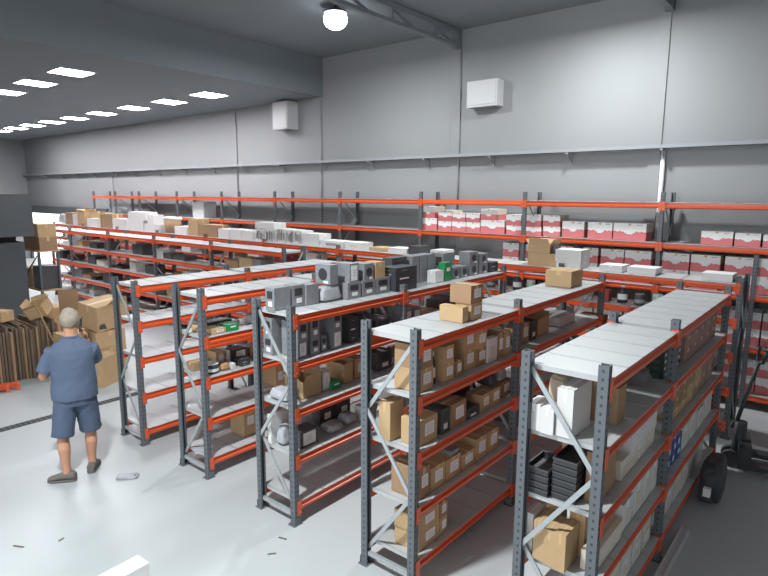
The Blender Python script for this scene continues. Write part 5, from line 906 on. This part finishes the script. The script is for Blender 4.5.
def item(kind, x, y, z, sx, sy, h, rz, face, label, group, idx):
    rnd = random.Random(idx*31+5)
    nm = NAME[kind]
    loc = (x, y, z+.001)
    if kind in ('bag', 'darkbag', 'brownbag'):
        me = lump(sx, sy, h, {'bag':'film' if 'beige' not in label else 'bag_beige', 'darkbag':'film_dark', 'brownbag':'paper_brown'}[kind], idx*1.7, nm)
        o = link(nm, me, None, loc)
    elif kind in ('bottle', 'darkjar', 'tin', 'reel', 'drum', 'tub'):
        r = min(sx, sy)/2 if kind != 'tub' else None
        m = MB()
        if kind == 'bottle':
            P = [(0,.9),(.02,1),(.6,1),(.75,.75),(.82,.38),(.9,.38)]; mt = 'carton_black'
        elif kind == 'tub': P = [(0,.86),(.85,1)]; mt = 'cardboard_dark'
        else:
            P = [(0,.95),(.04,1),(.9,1),(.94,.93)]; mt = {'darkjar':'carton_dark','tin':'tin_green','reel':'cardboard','drum':'carton_black'}[kind]
        R = [m.ring((0,0,h*a), (0,0,1), (r or sx/2)*b, (r or sy/2)*b, 20) for a, b in P]; m.loft(R, mt)
        o = m.build(nm); o.location = loc
        m = MB(); r1 = {'bottle':.42,'tub':1.03}.get(kind, .96); z0 = {'bottle':.88,'tub':.84}.get(kind, .93)
        R = [m.ring((0,0,h*a), (0,0,1), (r or sx/2)*r1*b, (r or sy/2)*r1*b, 20) for a, b in ((z0,1),(.985,1),(1,.92))]
        m.loft(R, {'bottle':'paper_white','darkjar':'print_grey','tin':'paper_white','reel':'cardboard_edge_shade','drum':'paper_white','tub':'paper_white'}[kind]); m.build('cap' if kind == 'bottle' else 'lid', o)
        if kind in ('tin', 'bottle', 'darkjar', 'drum'):
            m = MB(); R = [m.ring((0,0,h*a), (0,0,1), r*1.006, r*1.006, 20) for a in (.2, .52)]; m.loft(R, 'paper_white' if kind in ('bottle','drum') else 'print_grey', caps=False); m.build('label', o)
    elif kind == 'open':
        m = MB(); t = .005; X, Yy = sx/2, sy/2
        m.box((-X,-Yy,0), (X,Yy,t), 'cardboard_dark')
        m.box((-X,-Yy,t), (-X+t,Yy,h), 'cardboard'); m.box((X-t,-Yy,t), (X,Yy,h), 'cardboard'); m.box((-X+t,-Yy,t), (X-t,-Yy+t,h), 'cardboard'); m.box((-X+t,Yy-t,t), (X-t,Yy,h), 'cardboard')
        o = m.build(nm); o.location = loc
        q = min(sx, sy)*.42
        for ux, uy, L in ((1,0,sy),(-1,0,sy),(0,1,sx),(0,-1,sx)):
            a = rnd.uniform(.5, 1.35); m = MB()
            ox, oz = q*math.cos(a), q*math.sin(a)
            if ux: pts = [(ux*X,-L/2+.01,h),(ux*X,L/2-.01,h),(ux*(X+ox*.55),L/2-.02,h+oz*.7),(ux*(X+ox*.55),-L/2+.02,h+oz*.7)]
            else: pts = [(-L/2+.01,uy*Yy,h),(L/2-.01,uy*Yy,h),(L/2-.02,uy*(Yy+ox*.55),h+oz*.7),(-L/2+.02,uy*(Yy+ox*.55),h+oz*.7)]
            nrm = (Vector(pts[1])-Vector(pts[0])).cross(Vector(pts[2])-Vector(pts[0])).normalized()*.002
            top = [m.bm.verts.new(Vector(p)+nrm) for p in pts]; bot = [m.bm.verts.new(Vector(p)-nrm) for p in pts]
            mi = m.mi('cardboard'); m.bm.faces.new(top); m.bm.faces.new(list(reversed(bot)))
            for i in range(4): m.bm.faces.new((top[i], bot[i], bot[(i+1)%4], top[(i+1)%4]))
            m.build('flap', o)
    elif kind == 'crate':
        m = MB(); X, Yy = sx/2, sy/2
        m.box((-X,-Yy,0), (X,Yy,.006), 'plastic_black')
        for a, b in (((-X,-Yy),(X,-Yy+.006)),((-X,Yy-.006),(X,Yy)),((-X,-Yy+.006),(-X+.006,Yy-.006)),((X-.006,-Yy+.006),(X,Yy-.006))): m.box((a[0],a[1],.006), (b[0],b[1],h-.004), 'plastic_black')
        o = m.build(nm); o.location = loc
        m = MB()
        for a, b in (((-X-.003,-Yy-.003),(X+.003,-Yy)),((-X-.003,Yy),(X+.003,Yy+.003)),((-X-.003,-Yy),(-X,Yy)),((X,-Yy),(X+.003,Yy))): m.box((a[0],a[1],h-.014), (b[0],b[1],h-.004), 'carton_dark')
        m.build('rim', o)
    elif kind == 'redwhite':
        m = MB(); X, Yy = sx/2, sy/2; n = 12
        prof = [(.50 if i % 2 else .535) if abs(i-5.5) > 2 else (.44 if abs(i-5.5) > 1 else .36) for i in range(n)]
        for s, fl in ((-1, 0), (1, 1)):
            for i in range(n):
                x0, x1 = -X+sx*i/n, -X+sx*(i+1)/n; zz = h*prof[i]
                m.poly([(x0,s*Yy,0),(x1,s*Yy,0),(x1,s*Yy,zz),(x0,s*Yy,zz)], 'carton_red'); m.poly([(x0,s*Yy,zz),(x1,s*Yy,zz),(x1,s*Yy,h),(x0,s*Yy,h)], 'paper_white')
        for s in (-1, 1):
            zz = h*.5
            m.poly([(s*X,-Yy,0),(s*X,Yy,0),(s*X,Yy,zz),(s*X,-Yy,zz)], 'carton_red'); m.poly([(s*X,-Yy,zz),(s*X,Yy,zz),(s*X,Yy,h),(s*X,-Yy,h)], 'carton_cream')
        m.poly([(-X,-Yy,h),(X,-Yy,h),(X,Yy,h),(-X,Yy,h)], 'paper_white'); m.poly([(-X,-Yy,0),(X,-Yy,0),(X,Yy,0),(-X,Yy,0)], 'carton_red')
        bmesh.ops.remove_doubles(m.bm, verts=m.bm.verts, dist=.0005)
        o = m.build(nm); o.location = loc
        patch(o, 'label_patch', 'y', sx, sy, h, sx*.2, h*.2, 0, h*.46, 'paper_white')
        patch(o, 'print_mark', 'y', sx, sy, h, sx*.2, h*.035, sx*.3, h*.9, 'print_grey', .0015)
        patch(o, 'tape', 'y', sx, sy, h, .04, h*.12, 0, h*.93, 'tape', .001)
    elif kind == 'brush':
        m = MB(); m.box((-sx/2,-sy/2,0), (sx/2,sy/2,h), 'carton_white'); o = m.build(nm, None, .003); o.location = loc
        m = MB()
        for i in range(9):
            xx = -sx*.44 + i*sx*.105; a = h*rnd.uniform(.06, .3); b = h*rnd.uniform(.6, .95); w = sx*rnd.uniform(.03, .075)
            m.poly([(xx,-sy/2-.0015,a),(xx+w,-sy/2-.0015,a*.8),(xx+w*1.2,-sy/2-.0015,b),(xx+w*.1,-sy/2-.0015,b*1.03)], 'plastic_black')
        m.build('brush_print', o, recalc=False)
    elif kind == 'sheet':
        m = MB(); m.box((-sx/2,-sy/2,0), (sx/2,sy/2,h), 'cardboard'); o = m.build(nm); o.location = loc; o.rotation_euler = (.12, 0, 0)
    elif kind in ('greenpack', 'blue'):
        m = MB(); m.box((-sx/2,-sy/2,0), (sx/2,sy/2,h), 'carton_black' if kind == 'greenpack' else 'blue_print'); o = m.build(nm, None, .003); o.location = loc
        patch(o, 'printed_edge', 'x', sx, sy, h, sy*.9, h*.5, 0, h*.5, 'green_dark' if kind == 'greenpack' else 'blue_print')
        patch(o, 'label', 'x', sx, sy, h, sy*.32, h*.45, sy*rnd.uniform(-.25,.25), h*.5, 'paper_white', .004)
        patch(o, 'printed_end', 'y', sx, sy, h, sx*.8, h*.55, 0, h*.5, 'green_dark' if kind == 'greenpack' else 'print_grey')
    else:
        m = MB(); m.box((-sx/2,-sy/2,0), (sx/2,sy/2,h), BODY[kind] if not (kind == 'brown' and rnd.random() < .3) else 'cardboard_dark')
        o = m.build(nm, None, min(.004, h*.1)); o.location = loc
        if kind in ('brown', 'pinkbrown', 'white', 'cream', 'redbox') and h > .05:
            # closing tape over the top seam and down the ends, along the longer side
            m = MB(); tw = min(.05, min(sx, sy)*.22); tm = {'brown':'tape','pinkbrown':'tape','white':'paper_white','cream':'tape','redbox':'print_grey'}[kind]
            if sx >= sy:
                m.box((-sx/2-.0012,-tw/2,h-.002), (sx/2+.0012,tw/2,h+.0014), tm)
                for s in (-1, 1): m.box((min(s*sx/2, s*(sx/2+.0012)),-tw/2,h*.72), (max(s*sx/2, s*(sx/2+.0012)),tw/2,h-.002), tm)
            else:
                m.box((-tw/2,-sy/2-.0012,h-.002), (tw/2,sy/2+.0012,h+.0014), tm)
                for s in (-1, 1): m.box((-tw/2,min(s*sy/2, s*(sy/2+.0012)),h*.72), (tw/2,max(s*sy/2, s*(sy/2+.0012)),h-.002), tm)
            m.build('tape', o)
        for f in ('x', 'y'):
            if f not in face: continue
            L = sy if f == 'x' else sx
            if 'd' in face:
                d = min(L, h)*.62
                patch(o, 'printed_disc', f, sx, sy, h, d, d, 0, h*.5, 'plastic_black', .0025, True)
                patch(o, 'label', f, sx, sy, h, L*.3, h*.12, L*.2, h*.12, 'paper_white')
            elif 'w' in face:
                patch(o, 'white_sheet', f, sx, sy, h, L*.68, h*.78, 0, h*.5, 'paper_white')
                m = MB()
                for q in range(3):
                    zz = h*(.36+.13*q)
                    if f == 'x': m.box((sx/2+.0024,-L*.16,zz), (sx/2+.0032,L*.16,zz+h*.05), 'print_pale')
                    else: m.box((-L*.16,-sy/2-.0032,zz), (L*.16,-sy/2-.0024,zz+h*.05), 'print_pale')
                m.build('printed_lines', o)
            elif kind in ('grey', 'dark'):
                patch(o, 'printed_window', f, sx, sy, h, L*.6, h*.34, 0, h*.68, 'plastic_black')
                patch(o, 'label', f, sx, sy, h, L*.42, h*.22, L*.04, h*.28, 'paper_white')
            elif kind == 'black':
                m = MB()
                for q, (w, zz, hh) in enumerate(((.42,.50,.05),(.26,.86,.02),(.3,.16,.04),(.18,.1,.02))):
                    if f == 'x': m.box((sx/2-.001,-L*.1-L*w/2,h*zz), (sx/2+.0015,-L*.1+L*w/2,h*(zz+hh)), 'paper_white' if q == 0 else 'print_grey')
                    else: m.box((-L*w/2,-sy/2-.0015,h*(zz+.18 if q == 0 else zz)), (L*w/2,-sy/2+.001,h*((zz+.18 if q == 0 else zz)+hh)), 'print_grey')
                m.build('printed_lines', o)
            elif kind == 'green':
                patch(o, 'label', f, sx, sy, h, L*.5, h*.2, 0, h*.62, 'paper_white')
            elif kind == 'white':
                patch(o, 'printed_label', f, sx, sy, h, L*.5, min(h*.4, .1), 0, h*.45, 'print_grey' if 'grey print' in label else 'carton_cream')
            elif kind in ('brown', 'pinkbrown', 'cream'):
                lw = min(L*.55, .12)
                lb = patch(o, 'paper_label', f, sx, sy, h, lw, min(h*.5, .1), L*.06, h*.55, 'paper_white')
                m = MB()
                for q in range(3):
                    zz = h*.55 + min(h*.5, .1)*(-.28+.24*q)
                    if f == 'x': m.box((sx/2+.0024, L*.06-lw*.35, zz), (sx/2+.003, L*.06+lw*.35, zz+.005), 'print_pale')
                m.build('printed_lines', o) if f == 'x' else m.bm.free()
    if kind in ('brown', 'white', 'grey', 'cream', 'black', 'dark', 'redwhite') and not rz: o.rotation_euler.z = math.radians(rnd.uniform(-.7, .7))
    tag(o, label, CAT[kind], group)
for i, it in enumerate(ITEMS): item(*it, i)

# ------------------------------------------------------------------ left corner: booth, side shelf, cardboard
c = tag(empty('grey_cabinet', (-7.6, 0, 0)), 'charcoal cabinet with overhanging upper box at the left edge of the hall', 'cabinet')
m = MB(); m.box((-1.2,-1.6,2.08), (1.6,1.2,2.9), 'booth_paint'); m.build('upper_box', c, .01)
m = MB(); m.box((-1.1,-1.5,1.96), (1.2,1.0,2.08), 'plastic_black'); m.build('recess', c)
m = MB(); m.box((-1.2,-1.6,0), (1.45,1.06,1.96), 'booth_paint'); m.build('lower_body', c, .01)
s = tag(empty('side_shelf', (-7.3, 1.75, 0)), 'thin wooden side shelf between charcoal cabinet and long rack, cartons on it', 'shelf')
for z in (.85, 1.70):
    m = MB(); m.box((-.75,-.22,z-.03), (.47,.22,z), 'cardboard'); m.build('board', s)
for sx in (-.7, .42):
    for sy in (-.19, .19):
        m = MB(); m.box((sx-.02,sy-.02,0), (sx+.02,sy+.02,1.67), 'upright_paint'); m.build('leg', s)
m = MB(); m.bar((-.7,-.225,.9), (.42,-.225,1.6), .02, .02, 'cardboard_edge_shade'); m.build('diagonal_brace', s)
item('brown', -7.28, 1.75, 1.70, .86, .36, .28, 0, '-', 'lower brown carton of two stacked beside charcoal cabinet', 'tall brown cartons on the side shelf', 901)
item('brown', -7.3, 1.75, 1.982, .84, .36, .28, 0, '-', 'upper brown carton of two stacked beside charcoal cabinet', 'tall brown cartons on the side shelf', 902)
item('dark', -7.12, 1.75, .85, .42, .36, .5, 0, '-', 'black carton under the shelf board beside charcoal cabinet', None, 903)
item('brown', -7.68, 1.75, .85, .5, .36, .42, 0, '-', 'brown carton on lower board of the side shelf', None, 904)
# flattened cardboard sheets stood on edge
y = -.36
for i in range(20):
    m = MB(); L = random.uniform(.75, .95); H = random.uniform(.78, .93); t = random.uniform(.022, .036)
    m.box((-L/2,-t/2,0), (L/2,t/2,H), 'cardboard_edge_shade' if i % 4 else 'cardboard_dark')  # most sheets take the darker brown: the corner's shade put into their colour
    m.box((L/2-.004,-t/2-.001,.01), (L/2+.001,-t/2+.006,H), 'cardboard_edge_shade')
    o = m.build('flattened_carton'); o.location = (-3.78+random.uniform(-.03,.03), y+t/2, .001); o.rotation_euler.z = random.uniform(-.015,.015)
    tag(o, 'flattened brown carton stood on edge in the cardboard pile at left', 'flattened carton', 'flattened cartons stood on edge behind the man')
    y += t+.012
def tip(kind, loc, dims, rot, label, group=None, idx=0):
    before = set(COL.objects)
    item(kind, loc[0], loc[1], loc[2], *dims, 1, '-', label, group, idx)
    r = [o for o in COL.objects if o not in before and o.parent is None][0]
    r.rotation_euler = rot
    return r
tip('open', (-3.55,.36,.98), (.30,.28,.20), (.35,-.3,.7), 'open brown carton tipped over on top of the upright cardboard sheets', None, 911)
tip('brown', (-3.62,-.2,.945), (.26,.22,.16), (0,0,.4), 'small brown carton on top of the upright cardboard sheets, at left', None, 912)
m = MB(); m.box((-.02,-.004,0), (.02,.004,.95), 'cardboard'); o = m.build('cardboard_strip'); o.location = (-3.27,.46,.36); o.rotation_euler = (.3,-.12,.2)
tag(o, 'long tan cardboard strip leaning on the cardboard pile behind the man', 'strip')
m = MB(); m.box((-.15,-.006,0), (.15,.006,1.27), 'cardboard_dark'); o = m.build('tall_cardboard_sheet'); o.location = (-4.0,.95,.001); o.rotation_euler = (.06,0,1.25)
tag(o, 'tall brown cardboard sheet standing behind the man head', 'cardboard sheet')
item('brown', -2.95, 1.05, 0, .50, .50, .42, 0, '-', 'lower brown carton of floor stack right of the man', 'brown cartons on the floor right of the man', 921)
item('brown', -2.95, 1.05, .425, .52, .48, .28, 0, '-', 'middle brown carton of floor stack right of the man', 'brown cartons on the floor right of the man', 922)
item('brown', -3.0, .55, 0, .4, .36, .72, 0, '-', 'tall brown carton standing left of the floor stack, behind the man', 'brown cartons on the floor right of the man', 923)
tip('brown', (-2.95,1.08,.76), (.46,.56,.42), (.1,.12,.2), 'brown carton with ragged flap tilted on top of floor stack right of the man', None, 924)
o = tip('brown', (-2.25,.66,0), (.34,.40,.46), (0,0,.5), 'brown carton with grey label on the floor, right of the man', None, 925)
r = [q for q in COL.objects if q.get('label','').startswith('brown carton with ragged')][0]
m = MB(); m.poly([(.23,.28,.42),(.23,-.1,.42),(.30,-.06,.50),(.31,.2,.53)], 'cardboard'); f = m.build('flap', r, recalc=False); sm = f.modifiers.new('thickness', 'SOLIDIFY'); sm.thickness = .006
m = MB(); m.poly([(.2305,-.27,.05),(.2305,-.12,.02),(.2305,-.16,.13),(.2305,-.25,.12)], 'carton_dark'); m.build('torn_patch', r, recalc=False)
patch(o, 'grey_label', 'y', .34, .40, .46, .16, .12, .02, .27, 'print_grey'); patch(o, 'white_label', 'y', .34, .40, .46, .09, .06, .02, .27, 'paper_white', .004)
# orange rack parts at the left edge
for k, (x, yy, a) in enumerate(((-2.60,-.42,1.2), (-2.60,-.56,1.2), (-2.60,-.70,1.2))):
    o = link('loose_crossbar', beam_mesh(1.2), None, (x-.75, yy-.95, .05), ); o.rotation_euler = (0,0,a); o.location.z = .076
    tag(o, 'loose orange rack bar lying on the floor before the cardboard pile, left edge', 'rack bar', 'loose orange rack bars on the floor')
r = rack('partly visible rack with orange bars at the left edge, before the cabinet', 'shelving rack', [-1.9, -.42], .46, 1.3, (.93, .45), Matrix(((0,-1,0,-3.55),(1,0,0,0),(0,0,1,0),(0,0,0,1))))

# ------------------------------------------------------------------ floor clutter
m = MB(); m.box((.0,-.6,0), (.15,0,.28), 'foam_white'); o = m.build('foam_block', None, .03); o.location = (2.73,-1.33,.001); o.rotation_euler = (0,0,.05)
tag(o, 'white foam packing piece on the floor at the bottom edge', 'foam piece')
for k in range(4):
    m = MB(); m.box((.14,-.12-k*.1,.14+.02*(k%3)), (.1515,-.09-k*.1,.20+.02*(k%2)), 'cardboard_edge_shade'); m.build('brown_mark', o)
me = lump(.30, .16, .03, 'film', 8.1, 'plastic_film', .5); o = link('plastic_film', me, None, (.98,-.55,.001)); o.rotation_euler = (0,0,.9)
tag(o, 'crumpled clear plastic film on the floor right of the man', 'plastic film')
for k, (x, yy, a, L) in enumerate(((1.45,-1.72,.5,.10),(1.62,-1.45,1.9,.05),(3.05,-.22,.3,.08),(3.15,-.42,.9,.07),(4.9,-.05,.2,.05))):
    m = MB(); m.box((-L/2,-.006,0), (L/2,.006,.006), 'cardboard_edge_shade'); o = m.build('wood_scrap', None, .002); o.location = (x, yy, .001); o.rotation_euler = (0,0,a)
    tag(o, ('thin brown scrap on the bare floor, bottom left', 'tiny dark scrap on the floor, bottom left', 'small scrap between the middle racks, farther one', 'small scrap between the middle racks, nearer one', 'tiny scrap on the floor between the two right racks')[k], 'scrap', 'scraps on the floor')
m = MB(); m.box((-.035,-1.1,0), (.035,1.1,.05), 'unit_white'); m.box((-.03,-1.1,.05), (-.024,1.1,.06), 'unit_white'); m.box((.024,-1.1,.05), (.03,1.1,.06), 'unit_white')
o = m.build('steel_rail'); o.location = (5.69, 1.0, .001); tag(o, 'pale steel rail lying on the floor beside the rightmost rack', 'rail')
# pallet jack
j = tag(empty('pallet_jack', (5.86,3.95,0), 1.75), 'dark pallet jack with leaning handle parked at the end of the right aisle', 'pallet jack')
for sx in (-.19, .19):
    m = MB(); m.box((sx-.075,-1.15,.06), (sx+.075,-.05,.11), 'plastic_black'); m.build('fork', j, .006)
    m = MB(); m.tube([(sx-.05,-1.0,.045), (sx+.05,-1.0,.045)], [.044,.044], 'carton_dark', 16); m.build('load_wheel', j)
m = MB(); m.box((-.26,-.06,.06), (.26,.06,.30), 'plastic_black'); m.tube([(0,.05,.08), (0,.05,.5)], [.075,.06], 'plastic_black', 16); m.build('pump_body', j, .005)
for sx in (-.07, .07):
    m = MB(); m.tube([(sx-.025,.12,.09), (sx+.025,.12,.09)], [.089,.089], 'carton_dark', 20); m.build('steering_wheel', j)
m = MB(); m.tube([(0,.1,.45), (.06,.02,.8), (.12,-.06,1.15)], [.022,.02,.02], 'plastic_black', 12); m.build('handle_bar', j)
m = MB(); m.tube([(0,-.11,1.3), (.02,-.09,1.17), (.12,-.06,1.13), (.22,-.05,1.17), (.24,-.07,1.3), (.12,-.09,1.32), (0,-.11,1.3)], [.016]*7, 'plastic_black', 10); m.build('hand_grip', j)
o = link('black_sack', lump(.24, .6, .46, 'carton_black', 5.2, 'black_sack', .3), None, (5.745,2.92,.001)); tag(o, 'black rubbish sack on the floor beside the rightmost rack', 'sack')
m = MB(); m.box((-.03,-.29,.14), (.03,-.235,.22), 'paper_white'); m.build('white_tag', o)

item('dark', -5.0, 1.35, 0, .5, .5, .75, 0, '-', 'black carton on the floor behind the cardboard pile, left', None, 931)
item('brown', -4.6, .75, 0, .5, .5, .9, 0, '-', 'tall brown carton on the floor behind the upright cardboard sheets', None, 932)

# ------------------------------------------------------------------ the man
def remesh(o, vox, smooth=2, mat_keep=True):
    r = o.modifiers.new('remesh', 'REMESH'); r.mode = 'VOXEL'; r.voxel_size = vox; r.use_smooth_shade = True
    s = o.modifiers.new('smooth', 'SMOOTH'); s.iterations = smooth; s.factor = .5
P0 = (.5, -.87, 0); RZ = math.atan2(.94, .35)
m = MB(); S = 'skin'
# legs
LA, LK, LH = (-.075,-.115,.07), (-.085,-.06,.47), (-.045,-.02,.90)
RA, RK, RH = (.165,.02,.07), (.175,.035,.47), (.155,.0,.90)
for A, K, Hh in ((LA, LK, LH), (RA, RK, RH)):
    A, K, Hh = Vector(A), Vector(K), Vector(Hh)
    cm = A.lerp(K, .68) + Vector((0,-.02,0))
    m.tube([A, A.lerp(K,.25), cm, K+Vector((0,0,-.03)), K+Vector((0,.01,.03)), K.lerp(Hh,.5), Hh], [.038,.040,.060,.054,.058,.078,.095], S, 16)
# feet inside the shoes
for A, dx, dy in ((LA, -.92, .38), (RA, .28, .96)):
    a = Vector(A); d = Vector((dx, dy, 0)).normalized()
    m.tube([a-d*.045+Vector((0,0,-.015)), a+d*.04+Vector((0,0,-.02)), a+d*.13+Vector((0,0,-.032))], [.026,.026,.016], S, 12)
# trunk, neck, head
R = [m.ring(c, (0,0,1), rx, ry, 24) for c, rx, ry in (((.055,0,.84),.155,.11),((.055,0,.92),.165,.115),((.055,.005,1.03),.16,.115),((.057,0,1.15),.165,.115),((.06,-.005,1.28),.18,.115),((.06,-.005,1.38),.185,.1),((.06,0,1.43),.13,.075),((.06,.01,1.47),.065,.062),((.06,.02,1.52),.058,.06),((.06,.025,1.57),.062,.065))]
m.loft(R, S)
HC = Vector((.062,.035,1.645)); HT = Matrix.Rotation(-.18, 3, 'Z')
def hp(x, y, z): return HC + HT @ Vector((x, y, z))
m.ball(HC+Vector((0,-.005,.015)), (.078,.098,.112), S, 24)
m.ball(hp(0,.035,-.055), (.056,.062,.062), S, 20)                       # jaw
m.tube([hp(0,.088,.02), hp(0,.112,-.018), hp(0,.094,-.026)], [.010,.015,.010], S, 10)   # nose
for s in (-1, 1):
    m.ball(hp(s*.079,-.005,-.005), (.010,.020,.030), S, 12)              # ears
    m.ball(hp(s*.03,.085,.028), (.022,.012,.008), S, 10)                 # brow
m.ball(hp(0,.092,-.058), (.024,.010,.007), S, 10)                       # lips
m.ball(hp(0,.092,-.069), (.021,.011,.007), S, 10)
# arms
def arm(Sh, El, Wr):
    Sh, El, Wr = Vector(Sh), Vector(El), Vector(Wr)
    m.tube([Sh, Sh.lerp(El,.45), El.lerp(Sh,.1)], [.058,.050,.043], S, 14)
    m.tube([El.lerp(Sh,.06), El, El.lerp(Wr,.3), Wr], [.042,.044,.043,.028], S, 14)
def hand(Wr, fwd, nrm, curl, side):
    """palm from the wrist along fwd, back of the hand towards nrm, thumb to side"""
    f = Vector(fwd).normalized(); n = Vector(nrm); n = (n-f*n.dot(f)).normalized(); t = f.cross(n)*side; W = Vector(Wr)
    R = []
    for u, w, th in ((0,.026,.022),(.03,.036,.02),(.07,.042,.017),(.09,.040,.014)):
        R.append(m.ring(W+f*u, f, w, th, 12, t))
    m.loft(R, S)
    for k, (off, L) in enumerate(((.031,.068),(.011,.078),(-.010,.072),(-.030,.056))):
        p = W+f*.085+t*off; d = f.copy(); pts = [p-f*.02, p]
        for q in range(3):
            ang = curl*(.5+.4*q); d = (f*math.cos(ang) - n*math.sin(ang)); p = p+d*L*(.45,.32,.23)[q]; pts.append(p)
        m.tube(pts, [.0095,.0095,.009,.0085,.007], S, 8)
    p = W+f*.02+t*.025
    m.tube([p, p+t*.03+f*.022-n*.008, p+t*.04+f*.05-n*.02, p+t*.034+f*.072-n*.03], [.014,.0125,.011,.008], S, 8)
LSh, LEl, LWr = (-.125,-.005,1.365), (-.215,-.005,1.105), (-.13,.225,1.13)
RSh, REl, RWr = (.245,-.005,1.365), (.285,.13,1.15), (.195,.115,1.43)
arm(LSh, LEl, LWr); arm(RSh, REl, RWr)
hand(LWr, (.42,.85,.18), (-.3,.1,.9), 1.0, 1)
hand(RWr, (-.22,-.12,.95), (.85,.45,.1), .75, -1)
man = m.build('person'); man.location = P0; man.rotation_euler = (0,0,RZ)
remesh(man, .0075, 2)
tag(man, 'man in navy t-shirt and shorts, seen from behind, holding a phone to his ear', 'person')
for s in (-1, 1):
    e = MB(); e.ball(hp(s*.03,.0865,.012), (.012,.006,.006), 'eye_white', 12); e.ball(hp(s*.03,.0915,.012), (.005,.002,.005), 'plastic_black', 10); e.build('eye', man)
# hair: short grey, cropped at the nape
h = MB(); vs = h.ball(HC+Vector((0,-.012,.022)), (.087,.104,.115), 'hair', 40)
for v in list(vs):
    loc = HT.transposed() @ (v.co-HC)
    k = mnoise.noise(v.co*38)*.006 + mnoise.noise(v.co*16)*.008
    d = (v.co-HC).normalized(); v.co += d*k
dead = [v for v in vs if (lambda q: q.z < (-.058 if q.y < .0 else (.055 if q.y > .045 else -.058+.113*q.y/.045)) )(HT.transposed() @ (v.co-HC))]
bmesh.ops.delete(h.bm, geom=dead, context='VERTS')
o = h.build('hair', man); sd = o.modifiers.new('thickness', 'SOLIDIFY'); sd.thickness = .012; sd.offset = -1
# shirt
h = MB(); C = 'shirt_cloth'
R = [h.ring(c, (0,0,1), rx, ry, 28) for c, rx, ry in (((.056,-.004,.845),.218,.168),((.056,-.004,.93),.216,.166),((.058,-.002,1.06),.206,.156),((.06,-.008,1.18),.204,.148),((.06,-.014,1.29),.21,.142),((.06,-.012,1.365),.20,.13),((.06,-.006,1.42),.17,.105),((.06,.0,1.46),.10,.078),((.06,.006,1.485),.072,.07))]
h.loft(R, C)
def sleeve(Sh, El, f):
    Sh, El = Vector(Sh), Vector(El); c = Vector((.06,-.005,Sh.z-.01))
    h.tube([Sh.lerp(c,.5)+Vector((0,0,-.012)), Sh+Vector((0,0,-.022)), Sh.lerp(El,.4), Sh.lerp(El,f)], [.074,.076,.074,.071], C, 18)
sleeve(LSh, LEl, .84); sleeve(RSh, REl, .80)
o = h.build('t_shirt', man); remesh(o, .010, 4)
cl = bpy.data.textures.new('cloth_folds', 'CLOUDS'); cl.noise_scale = .13
dp = o.modifiers.new('folds', 'DISPLACE'); dp.texture = cl; dp.strength = .022; dp.mid_level = .5
h = MB(); R = [h.ring(c, (0,.1,1), rx, ry, 24) for c, rx, ry in (((.06,.004,1.472),.078,.076),((.06,.008,1.494),.070,.070))]
h.loft(R, C, caps=False); o = h.build('collar', man); sd = o.modifiers.new('thickness', 'SOLIDIFY'); sd.thickness = .008
# shorts
h = MB(); C = 'shorts_cloth'
R = [h.ring(c, (0,0,1), rx, ry, 28) for c, rx, ry in (((.056,-.004,.78),.185,.142),((.056,-.006,.86),.190,.146),((.056,-.002,.95),.182,.138))]
h.loft(R, C)
for K, Hh in ((LK, LH), (RK, RH)):
    K, Hh = Vector(K), Vector(Hh); top = Vector((Hh.x*.9+.005, Hh.y, .84))
    bot = K + Vector((0,-.002,-.005))
    h.tube([top, top.lerp(bot,.35), top.lerp(bot,.7), bot], [.112,.108,.106,.108], C, 20, 1.0)
o = h.build('shorts', man); remesh(o, .010, 3)
dp = o.modifiers.new('folds', 'DISPLACE'); dp.texture = cl; dp.strength = .018; dp.mid_level = .5
# shoes
for A, dx, dy in ((LA, -.92, .38), (RA, .28, .96)):
    a = Vector((A[0], A[1], 0)); d = Vector((dx, dy, 0)).normalized(); sd_ = Vector((-d.y, d.x, 0))
    h = MB(); R = []
    for u, w, z0, z1 in ((-.085,.030,.02,.085),(-.07,.040,.018,.105),(-.02,.043,.018,.112),(.05,.046,.018,.098),(.11,.050,.018,.072),(.16,.044,.018,.056),(.185,.026,.02,.044)):
        c = a+d*u+Vector((0,0,(z0+z1)/2)); R.append(h.ring(c, d, w, (z1-z0)/2, 18, sd_))
    h.loft(R, 'shoe_cloth'); sh = h.build('shoe', man)
    h = MB(); R = []
    for z, g in ((.001,.0),(.006,.004),(.024,.003)):
        ring = []
        for u, w in ((-.09,.0),(-.085,.026),(-.05,.042),(.0,.041),(.06,.046),(.11,.052),(.155,.045),(.185,.026),(.193,.0)): ring.append((u, w))
        pts = [a+d*u+sd_*(w+g)+Vector((0,0,z)) for u, w in ring] + [a+d*u-sd_*(w+g)+Vector((0,0,z)) for u, w in reversed(ring[1:-1])]
        R.append([h.bm.verts.new(p) for p in pts])
    h.loft(R, 'sole', smooth=False); h.build('sole', sh)
    h = MB()
    for k in range(4):
        u = .03+.025*k; z = .108-.012*k
        h.tube([a+d*u-sd_*.024+Vector((0,0,z-.008)), a+d*u+Vector((0,0,z)), a+d*u+sd_*.024+Vector((0,0,z-.008))], [.003]*3, 'print_grey', 6)
    h.build('laces', sh)
# phone held at his right ear
h = MB(); h.box((-.036,-.005,-.072), (.036,.005,.072), 'plastic_black'); ph = h.build('mobile_phone', None, .004)
mw = man.matrix_basis if False else Matrix.Translation(P0) @ Matrix.Rotation(RZ, 4, 'Z')
ph.matrix_world = mw @ Matrix.Translation((.162,.075,1.585)) @ Matrix.Rotation(1.35, 4, 'Z') @ Matrix.Rotation(.12, 4, 'X')
tag(ph, 'black mobile phone held against the right ear of the man', 'phone')
h = MB(); h.box((-.032,.005,-.064), (.032,.0056,.064), 'print_dark'); h.build('screen', ph)
